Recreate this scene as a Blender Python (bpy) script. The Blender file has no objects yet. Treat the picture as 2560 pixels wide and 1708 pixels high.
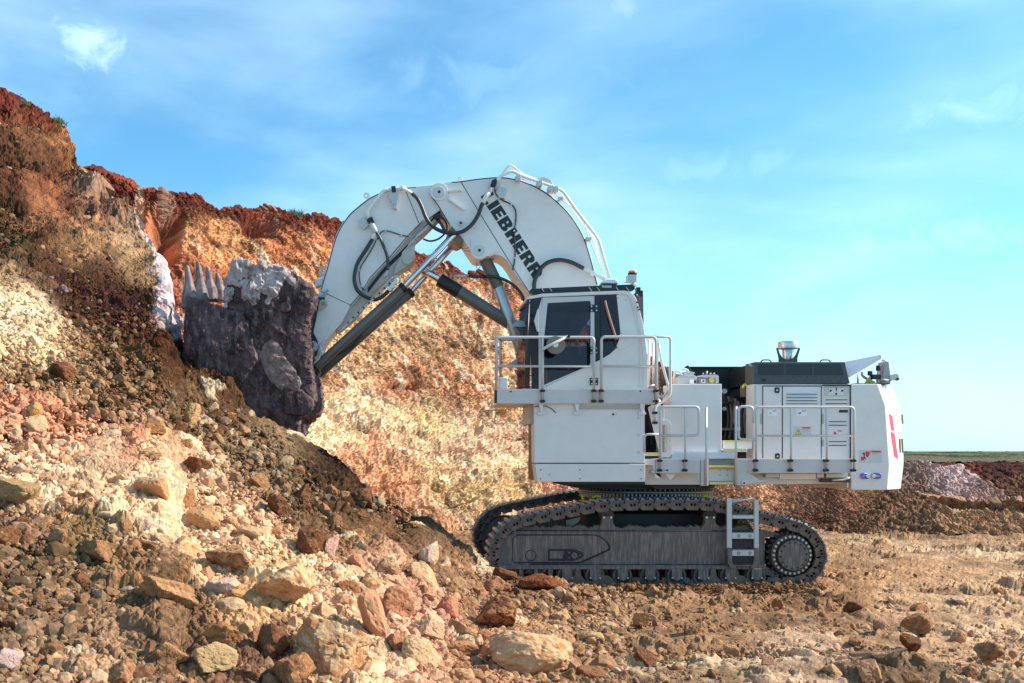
import bpy, bmesh, math, random
import numpy as np
from mathutils import Vector, Matrix
random.seed(7); rng = np.random.default_rng(7)
SC = bpy.context.scene
COL = SC.collection
# ------------------------------------------------------------------ camera
F, CX, CY, D0, H = 2400.0, 1000.0, 1128.0, 20.0, 2.8   # focal length and principal point in photo pixels; distance and height of the eye
cam = bpy.data.cameras.new('camera'); camo = bpy.data.objects.new('camera', cam); COL.objects.link(camo)
camo.location = (0, -D0, H); camo.rotation_euler = (math.radians(90), 0, 0)
cam.sensor_width = 36; cam.lens = F / 2560 * 36
cam.shift_x = (1280 - CX) / 2560; cam.shift_y = (CY - 854) / 2560
cam.clip_end = 6000; cam.clip_start = 0.1
SC.camera = camo
SC.view_settings.view_transform = 'Standard'; SC.view_settings.look = 'None'
SC.view_settings.gamma = 1; SC.view_settings.exposure = 0.70
# ------------------------------------------------------------------ sun and sky
SUN_AZ, SUN_EL = math.radians(88.5), math.radians(37)      # azimuth clockwise from +Y
sd = Vector((math.sin(SUN_AZ) * math.cos(SUN_EL), math.cos(SUN_AZ) * math.cos(SUN_EL), math.sin(SUN_EL)))
sun = bpy.data.lights.new('sun', 'SUN'); sun.energy = 5.0; sun.angle = math.radians(0.5); sun.color = (1.0, 0.90, 0.77)
suno = bpy.data.objects.new('sun', sun); COL.objects.link(suno)
suno.rotation_euler = sd.to_track_quat('Z', 'Y').to_euler(); suno.location = (30, -20, 30)
wd = bpy.data.worlds.new('World'); SC.world = wd; wd.use_nodes = True
nt = wd.node_tree; N = nt.nodes; L = nt.links; N.clear()
def nd(t, kind, **kw):
    n = t.nodes.new(kind)
    for k, v in kw.items(): setattr(n, k, v)
    return n
def mth(t, op, a, b=None, clamp=False):
    n = t.nodes.new('ShaderNodeMath'); n.operation = op; n.use_clamp = clamp
    for i, v in enumerate((a, b)):
        if v is None: continue
        if isinstance(v, (int, float)): n.inputs[i].default_value = v
        else: t.links.new(v, n.inputs[i])
    return n.outputs[0]
def mixc(t, fac, a, b, blend='MIX'):
    n = t.nodes.new('ShaderNodeMix'); n.data_type = 'RGBA'; n.blend_type = blend
    for s, v in ((n.inputs[0], fac), (n.inputs[6], a), (n.inputs[7], b)):
        if isinstance(v, (int, float)): s.default_value = v
        elif isinstance(v, (tuple, list)): s.default_value = (*v[:3], 1)
        else: t.links.new(v, s)
    return n.outputs[2]
def noise(t, vec, scale, detail=4, rough=0.5, dist=0.0):
    n = t.nodes.new('ShaderNodeTexNoise'); n.inputs['Scale'].default_value = scale
    n.inputs['Detail'].default_value = detail; n.inputs['Roughness'].default_value = rough; n.inputs['Distortion'].default_value = dist
    if vec is not None: t.links.new(vec, n.inputs['Vector'])
    return n.outputs['Fac']
def ramp(t, fac, a, b, lo=0.0, hi=1.0):
    n = t.nodes.new('ShaderNodeMapRange'); n.interpolation_type = 'SMOOTHSTEP'
    n.inputs[1].default_value = a; n.inputs[2].default_value = b; n.inputs[3].default_value = lo; n.inputs[4].default_value = hi
    t.links.new(fac, n.inputs[0]); return n.outputs[0]
sky = nd(nt, 'ShaderNodeTexSky', sky_type='NISHITA'); sky.sun_disc = False
sky.sun_elevation = SUN_EL; sky.sun_rotation = SUN_AZ; sky.air_density = 1.0; sky.dust_density = 0.6; sky.ozone_density = 2.0
tc = nd(nt, 'ShaderNodeTexCoord')
skyc = mixc(nt, 1.0, sky.outputs[0], (0.60, 1.11, 1.25), 'MULTIPLY')
mp = nd(nt, 'ShaderNodeMapping'); L.new(tc.outputs['Generated'], mp.inputs[0]); mp.inputs['Scale'].default_value = (1.0, 1.0, 3.0); mp.inputs['Rotation'].default_value = (0, math.radians(-14), 0)
wisp = ramp(nt, noise(nt, mp.outputs[0], 2.2, 8, 0.5, 0.3), 0.40, 0.80, 0.0, 0.55)
sep = nd(nt, 'ShaderNodeSeparateXYZ'); L.new(tc.outputs['Generated'], sep.inputs[0])
low = ramp(nt, sep.outputs[2], 0.0, 0.30, 0.26, 0.0)
wisp = mth(nt, 'ADD', wisp, low, True)
def puff(px, py, rx, rz, amount):      # one small cloud hanging in that direction of the sky
    d = Vector(((px - CX) / F, 1, (CY - py) / F)).normalized()
    dx = mth(nt, 'DIVIDE', mth(nt, 'SUBTRACT', sep.outputs[0], d.x), rx); dz = mth(nt, 'DIVIDE', mth(nt, 'SUBTRACT', sep.outputs[2], d.z), rz)
    r = mth(nt, 'SQRT', mth(nt, 'ADD', mth(nt, 'MULTIPLY', dx, dx), mth(nt, 'MULTIPLY', dz, dz)))
    m = mth(nt, 'SUBTRACT', 1.25, r)
    front = mth(nt, 'GREATER_THAN', sep.outputs[1], 0.0)
    n1 = noise(nt, tc.outputs['Generated'], 22, 8, 0.62, 0.6)
    m = mth(nt, 'MULTIPLY', m, mth(nt, 'MULTIPLY', n1, front))
    return mth(nt, 'MULTIPLY', ramp(nt, m, 0.25, 0.72), amount)
cl = mth(nt, 'MAXIMUM', puff(235, 105, 0.075, 0.042, 0.8), puff(2480, 250, 0.14, 0.05, 0.35))
for a_ in ((1560, 15, 0.07, 0.03, 0.35), (1250, 190, 0.26, 0.07, 0.18), (2150, 620, 0.22, 0.045, 0.4), (1750, 430, 0.2, 0.04, 0.22), (560, 640, 0.2, 0.06, 0.2)): cl = mth(nt, 'MAXIMUM', cl, puff(*a_))
wisp = mth(nt, 'MAXIMUM', wisp, cl)
skyc = mixc(nt, wisp, skyc, (5.2, 7.5, 8.5))
bg = nd(nt, 'ShaderNodeBackground'); bg.inputs[1].default_value = 0.116; L.new(skyc, bg.inputs[0])
wo = nd(nt, 'ShaderNodeOutputWorld'); L.new(bg.outputs[0], wo.inputs[0])

# ------------------------------------------------------------------ helpers
def W(px, py, Y=0.0):
    d = D0 + Y
    return Vector(((px - CX) / F * d, Y, H - (py - CY) / F * d))
def s2l(c):
    return tuple(((v / 255) / 12.92 if v <= 10 else (((v / 255) + 0.055) / 1.055) ** 2.4) for v in c)
def tag(o, label=None, cat=None, group=None, kind=None):
    if label: o['label'] = label
    if cat: o['category'] = cat
    if group: o['group'] = group
    if kind: o['kind'] = kind
    return o
def setin(b, name, v):
    if name in b.inputs: b.inputs[name].default_value = v
def material(name, rgb, rough=0.5, metal=0.0, dirt=0.0, dirt_rgb=(0.22, 0.15, 0.10), scale=3.0, streak=False, bump=0.0, bscale=30.0, spec=0.5, vary=0.0):
    m = bpy.data.materials.new(name); m.use_nodes = True; t = m.node_tree
    b = t.nodes['Principled BSDF']; setin(b, 'Roughness', rough); setin(b, 'Metallic', metal); setin(b, 'Specular IOR Level', spec)
    c = nd(t, 'ShaderNodeTexCoord').outputs['Object']
    col = None
    if vary: 
        n0 = noise(t, c, 1.3, 5, 0.6)
        col = mixc(t, ramp(t, n0, 0.3, 0.7), tuple(v * (1 - vary) for v in rgb), tuple(min(1, v * (1 + vary)) for v in rgb))
    if dirt:
        vec = c
        if streak:
            mpn = nd(t, 'ShaderNodeMapping'); mpn.inputs['Scale'].default_value = (6, 1, 0.7); t.links.new(c, mpn.inputs[0]); vec = mpn.outputs[0]
        f = mth(t, 'MULTIPLY', ramp(t, noise(t, vec, scale, 8, 0.65), 0.42, 0.68), dirt)
        col = mixc(t, f, col if col is not None else rgb, dirt_rgb)
        r = mth(t, 'ADD', mth(t, 'MULTIPLY', f, 0.35), rough, True); t.links.new(r, b.inputs['Roughness'])
    if col is not None: t.links.new(col, b.inputs['Base Color'])
    else: b.inputs['Base Color'].default_value = (*rgb, 1)
    if bump:
        bn = nd(t, 'ShaderNodeBump'); bn.inputs['Strength'].default_value = bump; bn.inputs['Distance'].default_value = 0.02
        t.links.new(noise(t, c, bscale, 6, 0.6), bn.inputs['Height']); t.links.new(bn.outputs[0], b.inputs['Normal'])
    return m
M = dict(
    white=material('white_paint', (0.77, 0.705, 0.675), 0.42, 0, 0.14, (0.52, 0.47, 0.42), 2.2, bump=0.05, bscale=60, vary=0.03),
    offwhite=material('shaded_white_paint', (0.60, 0.545, 0.53), 0.45, 0, 0.2, (0.42, 0.37, 0.33), 2.5, bump=0.05, bscale=60),  # white paint darkened in colour to shade the toe boards
    cream=material('cream_pipe_paint', (0.82, 0.78, 0.70), 0.4),
    grey=material('grey_paint', (0.42, 0.42, 0.42), 0.45, 0, 0.15, (0.25, 0.21, 0.18)),
    alu=material('galvanised_rail', (0.56, 0.53, 0.52), 0.40, 0.15),
    hood=material('slate_grey_hood', (0.055, 0.065, 0.078), 0.5, 0, 0.15, (0.12, 0.10, 0.09)),
    black=material('black_plastic', (0.012, 0.012, 0.014), 0.45),
    rubber=material('black_hose_rubber', (0.022, 0.022, 0.025), 0.42, spec=0.6),
    barrel=material('charcoal_cylinder_paint', (0.13, 0.115, 0.108), 0.36, 0.1, 0.5, (0.20, 0.15, 0.12)),
    chrome=material('polished_rod', (0.72, 0.70, 0.68), 0.16, 1.0),
    steel=material('bare_steel', (0.55, 0.54, 0.52), 0.3, 0.9),
    frame=material('muddy_track_frame', (0.13, 0.10, 0.088), 0.7, 0.0, 0.8, (0.31, 0.25, 0.215), 4.5, True, 0.25, 40),
    track=material('worn_track_steel', (0.10, 0.075, 0.062), 0.55, 0.1, 0.7, (0.24, 0.17, 0.13), 6, False, 0.4, 50),
    nub=material('lit_grouser_steel', (0.22, 0.24, 0.25), 0.38, 0.7),  # lighter steel: the light on the pad tops is in the colour
    dark=material('dark_machine_steel', (0.018, 0.018, 0.022), 0.5, 0.2, 0.3, (0.06, 0.05, 0.045)),
    yellow=material('yellow_paint', (0.80, 0.66, 0.02), 0.45),
    red=material('red_decal', (0.75, 0.02, 0.06), 0.4),
    redr=material('red_reflector', (0.7, 0.02, 0.03), 0.3),
    purple=material('purple_paint', (0.19, 0.10, 0.62), 0.4),
    orange=material('orange_beacon', (1.0, 0.34, 0.0), 0.25),
    decalw=material('white_decal', (0.85, 0.85, 0.86), 0.4),
    decalg=material('pale_grey_decal', (0.60, 0.58, 0.58), 0.4),
    bronze=material('amber_reflector', (0.32, 0.22, 0.10), 0.35),
    tan=material('tan_upholstery', (0.30, 0.17, 0.11), 0.6),
    seat=material('dark_seat_cloth', (0.05, 0.055, 0.07), 0.8),
    filter=material('brown_filter_housing', (0.05, 0.032, 0.028), 0.5),
    bucket=material('muddy_bucket_steel', (0.050, 0.028, 0.028), 0.6, 0.05, 0.85, (0.20, 0.115, 0.105), 5.5, False, 1.0, 26),
    caked=material('caked_pinkish_earth', (0.27, 0.18, 0.16), 0.95, 0, 0.8, (0.10, 0.06, 0.05), 7, bump=1.0),
    tooth=material('worn_tooth_steel', (0.22, 0.165, 0.16), 0.65, 0.1, 0.8, (0.07, 0.045, 0.042), 5, bump=0.5),
)
def bucket_mat():
    m = bpy.data.materials.new('dirt_crusted_bucket'); m.use_nodes = True; t = m.node_tree; b = t.nodes['Principled BSDF']; setin(b, 'Roughness', 0.7); setin(b, 'Specular IOR Level', 0.3)
    c = nd(t, 'ShaderNodeTexCoord').outputs['Object']; mpn = nd(t, 'ShaderNodeMapping'); mpn.inputs['Scale'].default_value = (2.2, 1, 0.8); t.links.new(c, mpn.inputs[0])
    col = mixc(t, ramp(t, noise(t, c, 1.7, 6, 0.6), 0.38, 0.62), (0.030, 0.016, 0.017), (0.10, 0.055, 0.056))
    col = mixc(t, ramp(t, noise(t, mpn.outputs[0], 3.5, 8, 0.7), 0.46, 0.66, 0, 0.75), col, (0.21, 0.135, 0.135))
    col = mixc(t, ramp(t, noise(t, mpn.outputs[0], 16, 4, 0.6), 0.60, 0.68, 0, 0.6), col, (0.36, 0.23, 0.20))
    t.links.new(col, b.inputs['Base Color']); bn = nd(t, 'ShaderNodeBump'); bn.inputs['Strength'].default_value = 0.9; bn.inputs['Distance'].default_value = 0.04
    t.links.new(noise(t, c, 14, 9, 0.7), bn.inputs['Height']); t.links.new(bn.outputs[0], b.inputs['Normal'])
    return m
M['bucket'] = bucket_mat()
def glass_mat():
    m = bpy.data.materials.new('tinted_cab_glass'); m.use_nodes = True; t = m.node_tree
    t.nodes.clear(); o = nd(t, 'ShaderNodeOutputMaterial'); mx = nd(t, 'ShaderNodeMixShader')
    tr = nd(t, 'ShaderNodeBsdfTransparent'); tr.inputs[0].default_value = (0.62, 0.60, 0.66, 1)
    gl = nd(t, 'ShaderNodeBsdfGlossy'); gl.inputs['Roughness'].default_value = 0.04; gl.inputs[0].default_value = (0.36, 0.32, 0.38, 1)
    fr = nd(t, 'ShaderNodeFresnel'); fr.inputs[0].default_value = 1.5
    f = mth(t, 'ADD', fr.outputs[0], 0.03)
    t.links.new(f, mx.inputs[0]); t.links.new(tr.outputs[0], mx.inputs[1]); t.links.new(gl.outputs[0], mx.inputs[2]); t.links.new(mx.outputs[0], o.inputs[0])
    return m
M['glass'] = glass_mat()
M.update(
    tanp=material('shade_toned_paint', (0.52, 0.46, 0.40), 0.5, 0, 0.4, (0.22, 0.17, 0.13), 3), decalt=material('pin_face', (0.48, 0.43, 0.38), 0.5), lampg=material('blue_grey_paint', (0.30, 0.36, 0.42), 0.4),
    grey2=material('blue_white_paint', (0.60, 0.64, 0.70), 0.4), greyc=material('mid_grey_paint', (0.34, 0.36, 0.38), 0.45), tanm=material('brown_mirror_back', (0.22, 0.17, 0.12), 0.35),
    interior=material('grey_cab_lining', (0.10, 0.09, 0.11), 0.7),
    brass=material('brass_cap', (0.75, 0.48, 0.16), 0.35, 0.3), blue=material('blue_connector', (0.02, 0.12, 0.6), 0.4), magenta=material('magenta_decal', (0.65, 0.03, 0.35), 0.4), lime=material('lime_decal', (0.55, 0.75, 0.02), 0.4),
    brushed=material('brushed_steel', (0.66, 0.64, 0.63), 0.38, 0.75), chromeg=material('dull_grey_rod', (0.48, 0.47, 0.47), 0.3, 0.55), steelring=material('bearing_steel', (0.30, 0.30, 0.32), 0.35, 0.6),
    palebolt=material('dusty_pale_bolt', (0.62, 0.58, 0.50), 0.5, 0.1), dirt=material('dry_soil', (0.16, 0.125, 0.10), 0.95, bump=0.8, bscale=20),
    heap=material('lilac_grey_soil', (0.42, 0.345, 0.34), 0.95, 0, 0.85, (0.15, 0.10, 0.08), 5.0, bump=1.0, bscale=16), letter=material('black_letter_paint', (0.018, 0.018, 0.02), 0.5))

def fillet(pts, r, n=5):
    """round the inner corners of a 3-D polyline with radius r"""
    out = [pts[0]]
    for i in range(1, len(pts) - 1):
        a, b, c = pts[i - 1], pts[i], pts[i + 1]
        u = (a - b); v = (c - b); lu, lv = u.length, v.length
        if lu < 1e-6 or lv < 1e-6: continue
        k = min(r, lu * 0.48, lv * 0.48)
        p, q = b + u.normalized() * k, b + v.normalized() * k
        for j in range(n + 1):
            s = j / n; out.append(p * (1 - s) ** 2 + b * 2 * s * (1 - s) + q * s * s)
    out.append(pts[-1]); return out
def catmull(pts, n=6):
    out = []
    P = [pts[0] * 2 - pts[1]] + list(pts) + [pts[-1] * 2 - pts[-2]]
    for i in range(1, len(P) - 2):
        a, b, c, d = P[i - 1:i + 3]
        for j in range(n):
            s = j / n
            out.append(0.5 * ((2 * b) + (c - a) * s + (2 * a - 5 * b + 4 * c - d) * s * s + (3 * b - a - 3 * c + d) * s ** 3))
    out.append(pts[-1]); return out
SPLIT = ('bolt', 'hinge_bolt', 'gauge', 'hose_fitting', 'roof_clip', 'guard_bracket', 'amber_reflector')
class MB:
    def __init__(s): s.bm = bmesh.new()
    def prism(s, pts, Y0, Y1, px=True, smooth=False):
        A = [W(p[0], p[1], Y0) for p in pts] if px else [Vector((p[0], Y0, p[1])) for p in pts]
        a = [s.bm.verts.new(v) for v in A]; b = [s.bm.verts.new((v.x, Y1, v.z)) for v in A]
        n = len(a)
        try: s.bm.faces.new(a); s.bm.faces.new(b[::-1])
        except ValueError: pass
        for i in range(n): 
            f = s.bm.faces.new((a[i], b[i], b[(i + 1) % n], a[(i + 1) % n])); f.smooth = smooth
        return s
    def rect(s, x0, y0, x1, y1, Y0, Y1): return s.prism([(x0, y0), (x1, y0), (x1, y1), (x0, y1)], Y0, Y1)
    def ring(s, outer, inner, Y0, Y1):
        n = len(outer)
        loops = []
        for lp, Yb in ((outer, Y0), (inner, Y0), (inner, Y1), (outer, Y1)):
            base = [W(p[0], p[1], Y0) for p in lp]
            loops.append([s.bm.verts.new((v.x, Yb, v.z)) for v in base])
        for k in range(4):
            A, B = loops[k], loops[(k + 1) % 4]
            for i in range(n): s.bm.faces.new((A[i], B[i], B[(i + 1) % n], A[(i + 1) % n]))
        return s
    def loft(s, loops, cap=True, smooth=True):
        V = [[s.bm.verts.new(p) for p in lp] for lp in loops]; n = len(V[0])
        for A, B in zip(V, V[1:]):
            for i in range(n):
                f = s.bm.faces.new((A[i], A[(i + 1) % n], B[(i + 1) % n], B[i])); f.smooth = smooth
        if cap:
            s.bm.faces.new(V[0][::-1]); s.bm.faces.new(V[-1])
        return s
    def tube(s, pts, r, seg=8, cap=True):
        pts = [Vector(p) for p in pts]; rs = r if isinstance(r, (list, tuple)) else [r] * len(pts)
        loops = []; prev = None
        for i, p in enumerate(pts):
            t = (pts[min(i + 1, len(pts) - 1)] - pts[max(i - 1, 0)]).normalized()
            if prev is None:
                u = t.cross(Vector((0, 1, 0))); u = u if u.length > 0.2 else t.cross(Vector((1, 0, 0)))
            else: u = prev - t * prev.dot(t)
            u.normalize(); prev = u; v = t.cross(u)
            loops.append([p + (u * math.cos(a) + v * math.sin(a)) * rs[i] for a in [2 * math.pi * k / seg for k in range(seg)]])
        return s.loft(loops, cap)
    def disc(s, px, py, Y0, Y1, r, seg=24, r2=None):     # a cylinder with its axis along Y
        c = W(px, py, Y0); r2 = r if r2 is None else r2
        def lp(Y, rr): return [Vector((c.x + rr * math.cos(a), Y, c.z + rr * math.sin(a))) for a in [2 * math.pi * k / seg for k in range(seg)]]
        V0 = [s.bm.verts.new(p) for p in lp(Y0, r2)]; V1 = [s.bm.verts.new(p) for p in lp(Y1, r)]
        s.bm.faces.new(V0); s.bm.faces.new(V1[::-1])
        for i in range(seg):
            f = s.bm.faces.new((V0[i], V1[i], V1[(i + 1) % seg], V0[(i + 1) % seg])); f.smooth = True
        return s
    def build(s, name, mat, parent=None, bevel=0.0, smooth_angle=None):
        bmesh.ops.recalc_face_normals(s.bm, faces=s.bm.faces)
        if name in SPLIT:                       # every loose bolt or clip is a part of its own
            s.bm.verts.index_update(); left = set(s.bm.faces); groups = []
            while left:
                st = [left.pop()]; g = []
                while st:
                    f = st.pop(); g.append(f)
                    for e in f.edges:
                        for k in e.link_faces:
                            if k in left: left.discard(k); st.append(k)
                groups.append(g)
            if len(groups) > 1:
                o = None
                for g in groups:
                    q = MB(); mp_ = {}
                    for f in g:
                        nf = q.bm.faces.new([mp_.setdefault(v, None) or mp_.__setitem__(v, q.bm.verts.new(v.co)) or mp_[v] for v in f.verts]); nf.smooth = f.smooth
                    o = q.build(name, mat, parent, bevel)
                s.bm.free(); return o
        me = bpy.data.meshes.new(name); s.bm.to_mesh(me); s.bm.free()
        o = bpy.data.objects.new(name, me); COL.objects.link(o)
        if mat: me.materials.append(M[mat] if isinstance(mat, str) else mat)
        if parent is not None:
            o.parent = parent
            if parent.type == 'EMPTY': o.matrix_parent_inverse = Matrix.Translation(-parent.location)
        if bevel:
            b = o.modifiers.new('bevel', 'BEVEL'); b.width = bevel; b.segments = 2; b.limit_method = 'ANGLE'; b.angle_limit = math.radians(40)
        return o
def P(name, mat, parent, pts, Y0, Y1, bevel=0.006): return MB().prism(pts, Y0, Y1).build(name, mat, parent, bevel)
def R(name, mat, parent, x0, y0, x1, y1, Y0, Y1, bevel=0.006): return MB().rect(x0, y0, x1, y1, Y0, Y1).build(name, mat, parent, bevel)
def T(name, mat, parent, pts, r, mode='c', Y=None, seg=8):
    v = [W(p[0], p[1], p[2] if len(p) > 2 else Y) for p in pts]
    v = catmull(v) if mode == 'c' else fillet(v, 0.09) if mode == 'f' else v
    return MB().tube(v, r, seg).build(name, mat, parent)
def empty(name, loc):
    o = bpy.data.objects.new(name, None); COL.objects.link(o); o.location = loc; o.empty_display_size = 0.3; return o

# ------------------------------------------------------------------ numpy noise
def _h(ix, iy, iz, s):
    h = (ix * 374761393 + iy * 668265263 + iz * 2147483647 + s * 1274126177) & 0xFFFFFFFF
    h = ((h ^ (h >> 13)) * 1274126177) & 0xFFFFFFFF
    h = ((h ^ (h >> 16)) * 2246822519) & 0xFFFFFFFF
    return ((h ^ (h >> 15)) & 0xFFFFFF) / float(0xFFFFFF)
def vn(x, y, z, s=0):
    ix, iy, iz = np.floor(x).astype(np.int64), np.floor(y).astype(np.int64), np.floor(z).astype(np.int64)
    fx, fy, fz = x - ix, y - iy, z - iz
    u, v, w = [f * f * f * (f * (f * 6 - 15) + 10) for f in (fx, fy, fz)]
    r = 0
    for a in (0, 1):
        for b in (0, 1):
            for c in (0, 1):
                r = r + (u if a else 1 - u) * (v if b else 1 - v) * (w if c else 1 - w) * _h(ix + a, iy + b, iz + c, s)
    return r * 2 - 1
def fbm(x, y, z, o=5, s=0, g=0.5, ridge=False):
    r = 0; a = 1.0; t = 0
    for i in range(o):
        n = vn(x * 2 ** i + i * 17.3, y * 2 ** i - i * 9.1, z * 2 ** i + i * 5.7, s + i)
        r = r + a * ((1 - 2 * np.abs(n)) if ridge else n); t += a; a *= g
    return r / t
def worley(x, y, z, s=0):
    ix, iy, iz = np.floor(x).astype(np.int64), np.floor(y).astype(np.int64), np.floor(z).astype(np.int64)
    f1 = np.full(x.shape, 9.0); f2 = np.full(x.shape, 9.0); cid = np.zeros(x.shape)
    for a in (-1, 0, 1):
        for b in (-1, 0, 1):
            for c in (-1, 0, 1):
                X, Yy, Z = ix + a, iy + b, iz + c
                dx = X + _h(X, Yy, Z, s) - x; dy = Yy + _h(X, Yy, Z, s + 1) - y; dz = Z + _h(X, Yy, Z, s + 2) - z
                d = np.sqrt(dx * dx + dy * dy + dz * dz)
                m = d < f1
                f2 = np.where(m, f1, np.minimum(f2, d)); cid = np.where(m, _h(X, Yy, Z, s + 3), cid); f1 = np.where(m, d, f1)
    return f1, f2, cid
def facets(x, y, z, cell, s=0, tilt=1.3):
    """broken-rock relief: every cell of a Voronoi field is a tilted flat face"""
    x, y, z = x / cell, y / cell, z / cell
    wx, wy, wz = (0.25 * vn(x * 1.7 + 5, y * 1.7, z * 1.7, s + 40), 0.25 * vn(x * 1.7, y * 1.7 + 5, z * 1.7, s + 41), 0.25 * vn(x * 1.7, y * 1.7, z * 1.7 + 5, s + 42))
    x, y, z = x + wx, y + wy, z + wz
    ix, iy, iz = np.floor(x).astype(np.int64), np.floor(y).astype(np.int64), np.floor(z).astype(np.int64)
    f1 = np.full(x.shape, 9.0); f2 = np.full(x.shape, 9.0); cid = np.zeros(x.shape); tl = np.zeros(x.shape)
    for a in (-1, 0, 1):
        for b in (-1, 0, 1):
            for c in (-1, 0, 1):
                X, Yy, Z = ix + a, iy + b, iz + c
                h0, h1, h2 = _h(X, Yy, Z, s), _h(X, Yy, Z, s + 1), _h(X, Yy, Z, s + 2)
                dx = X + h0 - x; dy = Yy + h1 - y; dz = Z + h2 - z
                d = np.sqrt(dx * dx + dy * dy + dz * dz); m = d < f1; h3 = _h(X, Yy, Z, s + 3)
                f2 = np.where(m, f1, np.minimum(f2, d)); cid = np.where(m, h3, cid); f1 = np.where(m, d, f1)
                tl = np.where(m, dx * (h1 - 0.5) + dy * (h2 - 0.5) + dz * (h0 - 0.5) + 0.35 * h3, tl)
    edge = np.clip((f2 - f1) * 3.5, 0, 1)
    return edge * (0.35 + tilt * tl), cid, edge
def sstep(a, b, x):
    t = np.clip((x - a) / (b - a), 0, 1); return t * t * (3 - 2 * t)

# ------------------------------------------------------------------ materials of earth and stone
def earth_material(name, bump=0.7, fine=18.0, rough=0.95):
    m = bpy.data.materials.new(name); m.use_nodes = True; t = m.node_tree; b = t.nodes['Principled BSDF']
    setin(b, 'Roughness', rough); setin(b, 'Specular IOR Level', 0.15)
    c = nd(t, 'ShaderNodeTexCoord').outputs['Object']
    at = nd(t, 'ShaderNodeAttribute', attribute_name='Col')
    n1 = noise(t, c, fine, 8, 0.7); n2 = noise(t, c, 2.3, 6, 0.65)
    k = mth(t, 'MULTIPLY', ramp(t, n1, 0.25, 0.75, 0.62, 1.34), ramp(t, n2, 0.3, 0.7, 0.8, 1.2))
    kc = nd(t, 'ShaderNodeCombineColor'); [t.links.new(k, kc.inputs[i]) for i in range(3)]
    t.links.new(mixc(t, 1.0, at.outputs['Color'], kc.outputs[0], 'MULTIPLY'), b.inputs['Base Color'])
    bn = nd(t, 'ShaderNodeBump'); bn.inputs['Strength'].default_value = bump; bn.inputs['Distance'].default_value = 0.06
    vo = nd(t, 'ShaderNodeTexVoronoi'); vo.inputs['Scale'].default_value = 11; t.links.new(c, vo.inputs['Vector'])
    hh = mth(t, 'ADD', noise(t, c, 9, 10, 0.72), mth(t, 'MULTIPLY', vo.outputs['Distance'], -0.35))
    t.links.new(hh, bn.inputs['Height']); t.links.new(bn.outputs[0], b.inputs['Normal'])
    return m
EARTH = earth_material('rubble_earth')
STONE = earth_material('limestone_rubble', 0.5, 12.0, 0.9)

def grid_mesh(name, V, C, mat, kind='structure'):
    """V (rows, cols, 3), C (rows, cols, 3)"""
    r, c = V.shape[:2]
    me = bpy.data.meshes.new(name)
    idx = np.arange(r * c).reshape(r, c)
    q = np.stack([idx[:-1, :-1], idx[:-1, 1:], idx[1:, 1:], idx[1:, :-1]], -1).reshape(-1, 4)
    make_mesh(me, V.reshape(-1, 3), q, C.reshape(-1, 3), smooth=False)
    me.materials.append(mat)
    o = bpy.data.objects.new(name, me); COL.objects.link(o); o['kind'] = kind
    return o
def make_mesh(me, v, f, col=None, smooth=True):
    n = f.shape[1]
    me.vertices.add(len(v)); me.vertices.foreach_set('co', np.ascontiguousarray(v, dtype=np.float32).ravel())
    me.loops.add(f.size); me.loops.foreach_set('vertex_index', np.ascontiguousarray(f, dtype=np.int32).ravel())
    me.polygons.add(len(f)); me.polygons.foreach_set('loop_start', np.arange(0, f.size, n, dtype=np.int32))
    me.polygons.foreach_set('use_smooth', np.full(len(f), smooth))
    me.update(calc_edges=True)
    if col is not None:
        a = me.color_attributes.new('Col', 'FLOAT_COLOR', 'POINT')
        a.data.foreach_set('color', np.concatenate([col, np.ones((len(col), 1))], 1).astype(np.float32).ravel())
def normals(V):
    du = np.gradient(V, axis=1); dv = np.gradient(V, axis=0)
    n = np.cross(du, dv); n /= (np.linalg.norm(n, axis=-1, keepdims=True) + 1e-9)
    # toward the camera side / up
    s = np.sign(n[..., 2:3] - n[..., 1:2]); s[s == 0] = 1
    return n * s
def to_xyz(px, py, d):
    return np.stack([(px - CX) / F * d, d - D0, H - (py - CY) / F * d], -1)
ALB = 0.84
def zone_colour(px, py, ctrl, seed=3, sat=0.88):
    """blend the soil colours of a few known spots; the borders wander"""
    u_, v_ = (px * 0.8 + py * 0.6) / 170, (-px * 0.6 + py * 0.8) / 55      # bands run down the slope
    wx = 34 * fbm(u_, v_, px * 0, 4, seed); wy = 34 * fbm(u_ + 40, v_, px * 0, 4, seed + 9)
    wx = wx + 14 * fbm(px / 22, py / 22, px * 0, 3, seed + 3); wy = wy + 14 * fbm(px / 22 + 9, py / 22, px * 0, 3, seed + 4)
    num = np.zeros(px.shape + (3,)); den = np.zeros(px.shape) + 1e-9
    for (x, y, r, c) in ctrl:
        g = np.exp(-(((px + wx - x) ** 2 + (py + wy - y) ** 2) / (r * r))) + 1e-7 / (1 + ((px - x) ** 2 + (py - y) ** 2) / 1e4)
        num += g[..., None] * np.array(s2l(c)); den += g
    c = num / den[..., None]; g = c.mean(-1, keepdims=True)
    c = g + (c - g) * sat; k = np.minimum((g / 0.33) ** 0.33, 0.90)
    return c * k * ALB * np.array([1.10, 0.93, 0.84])

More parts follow.
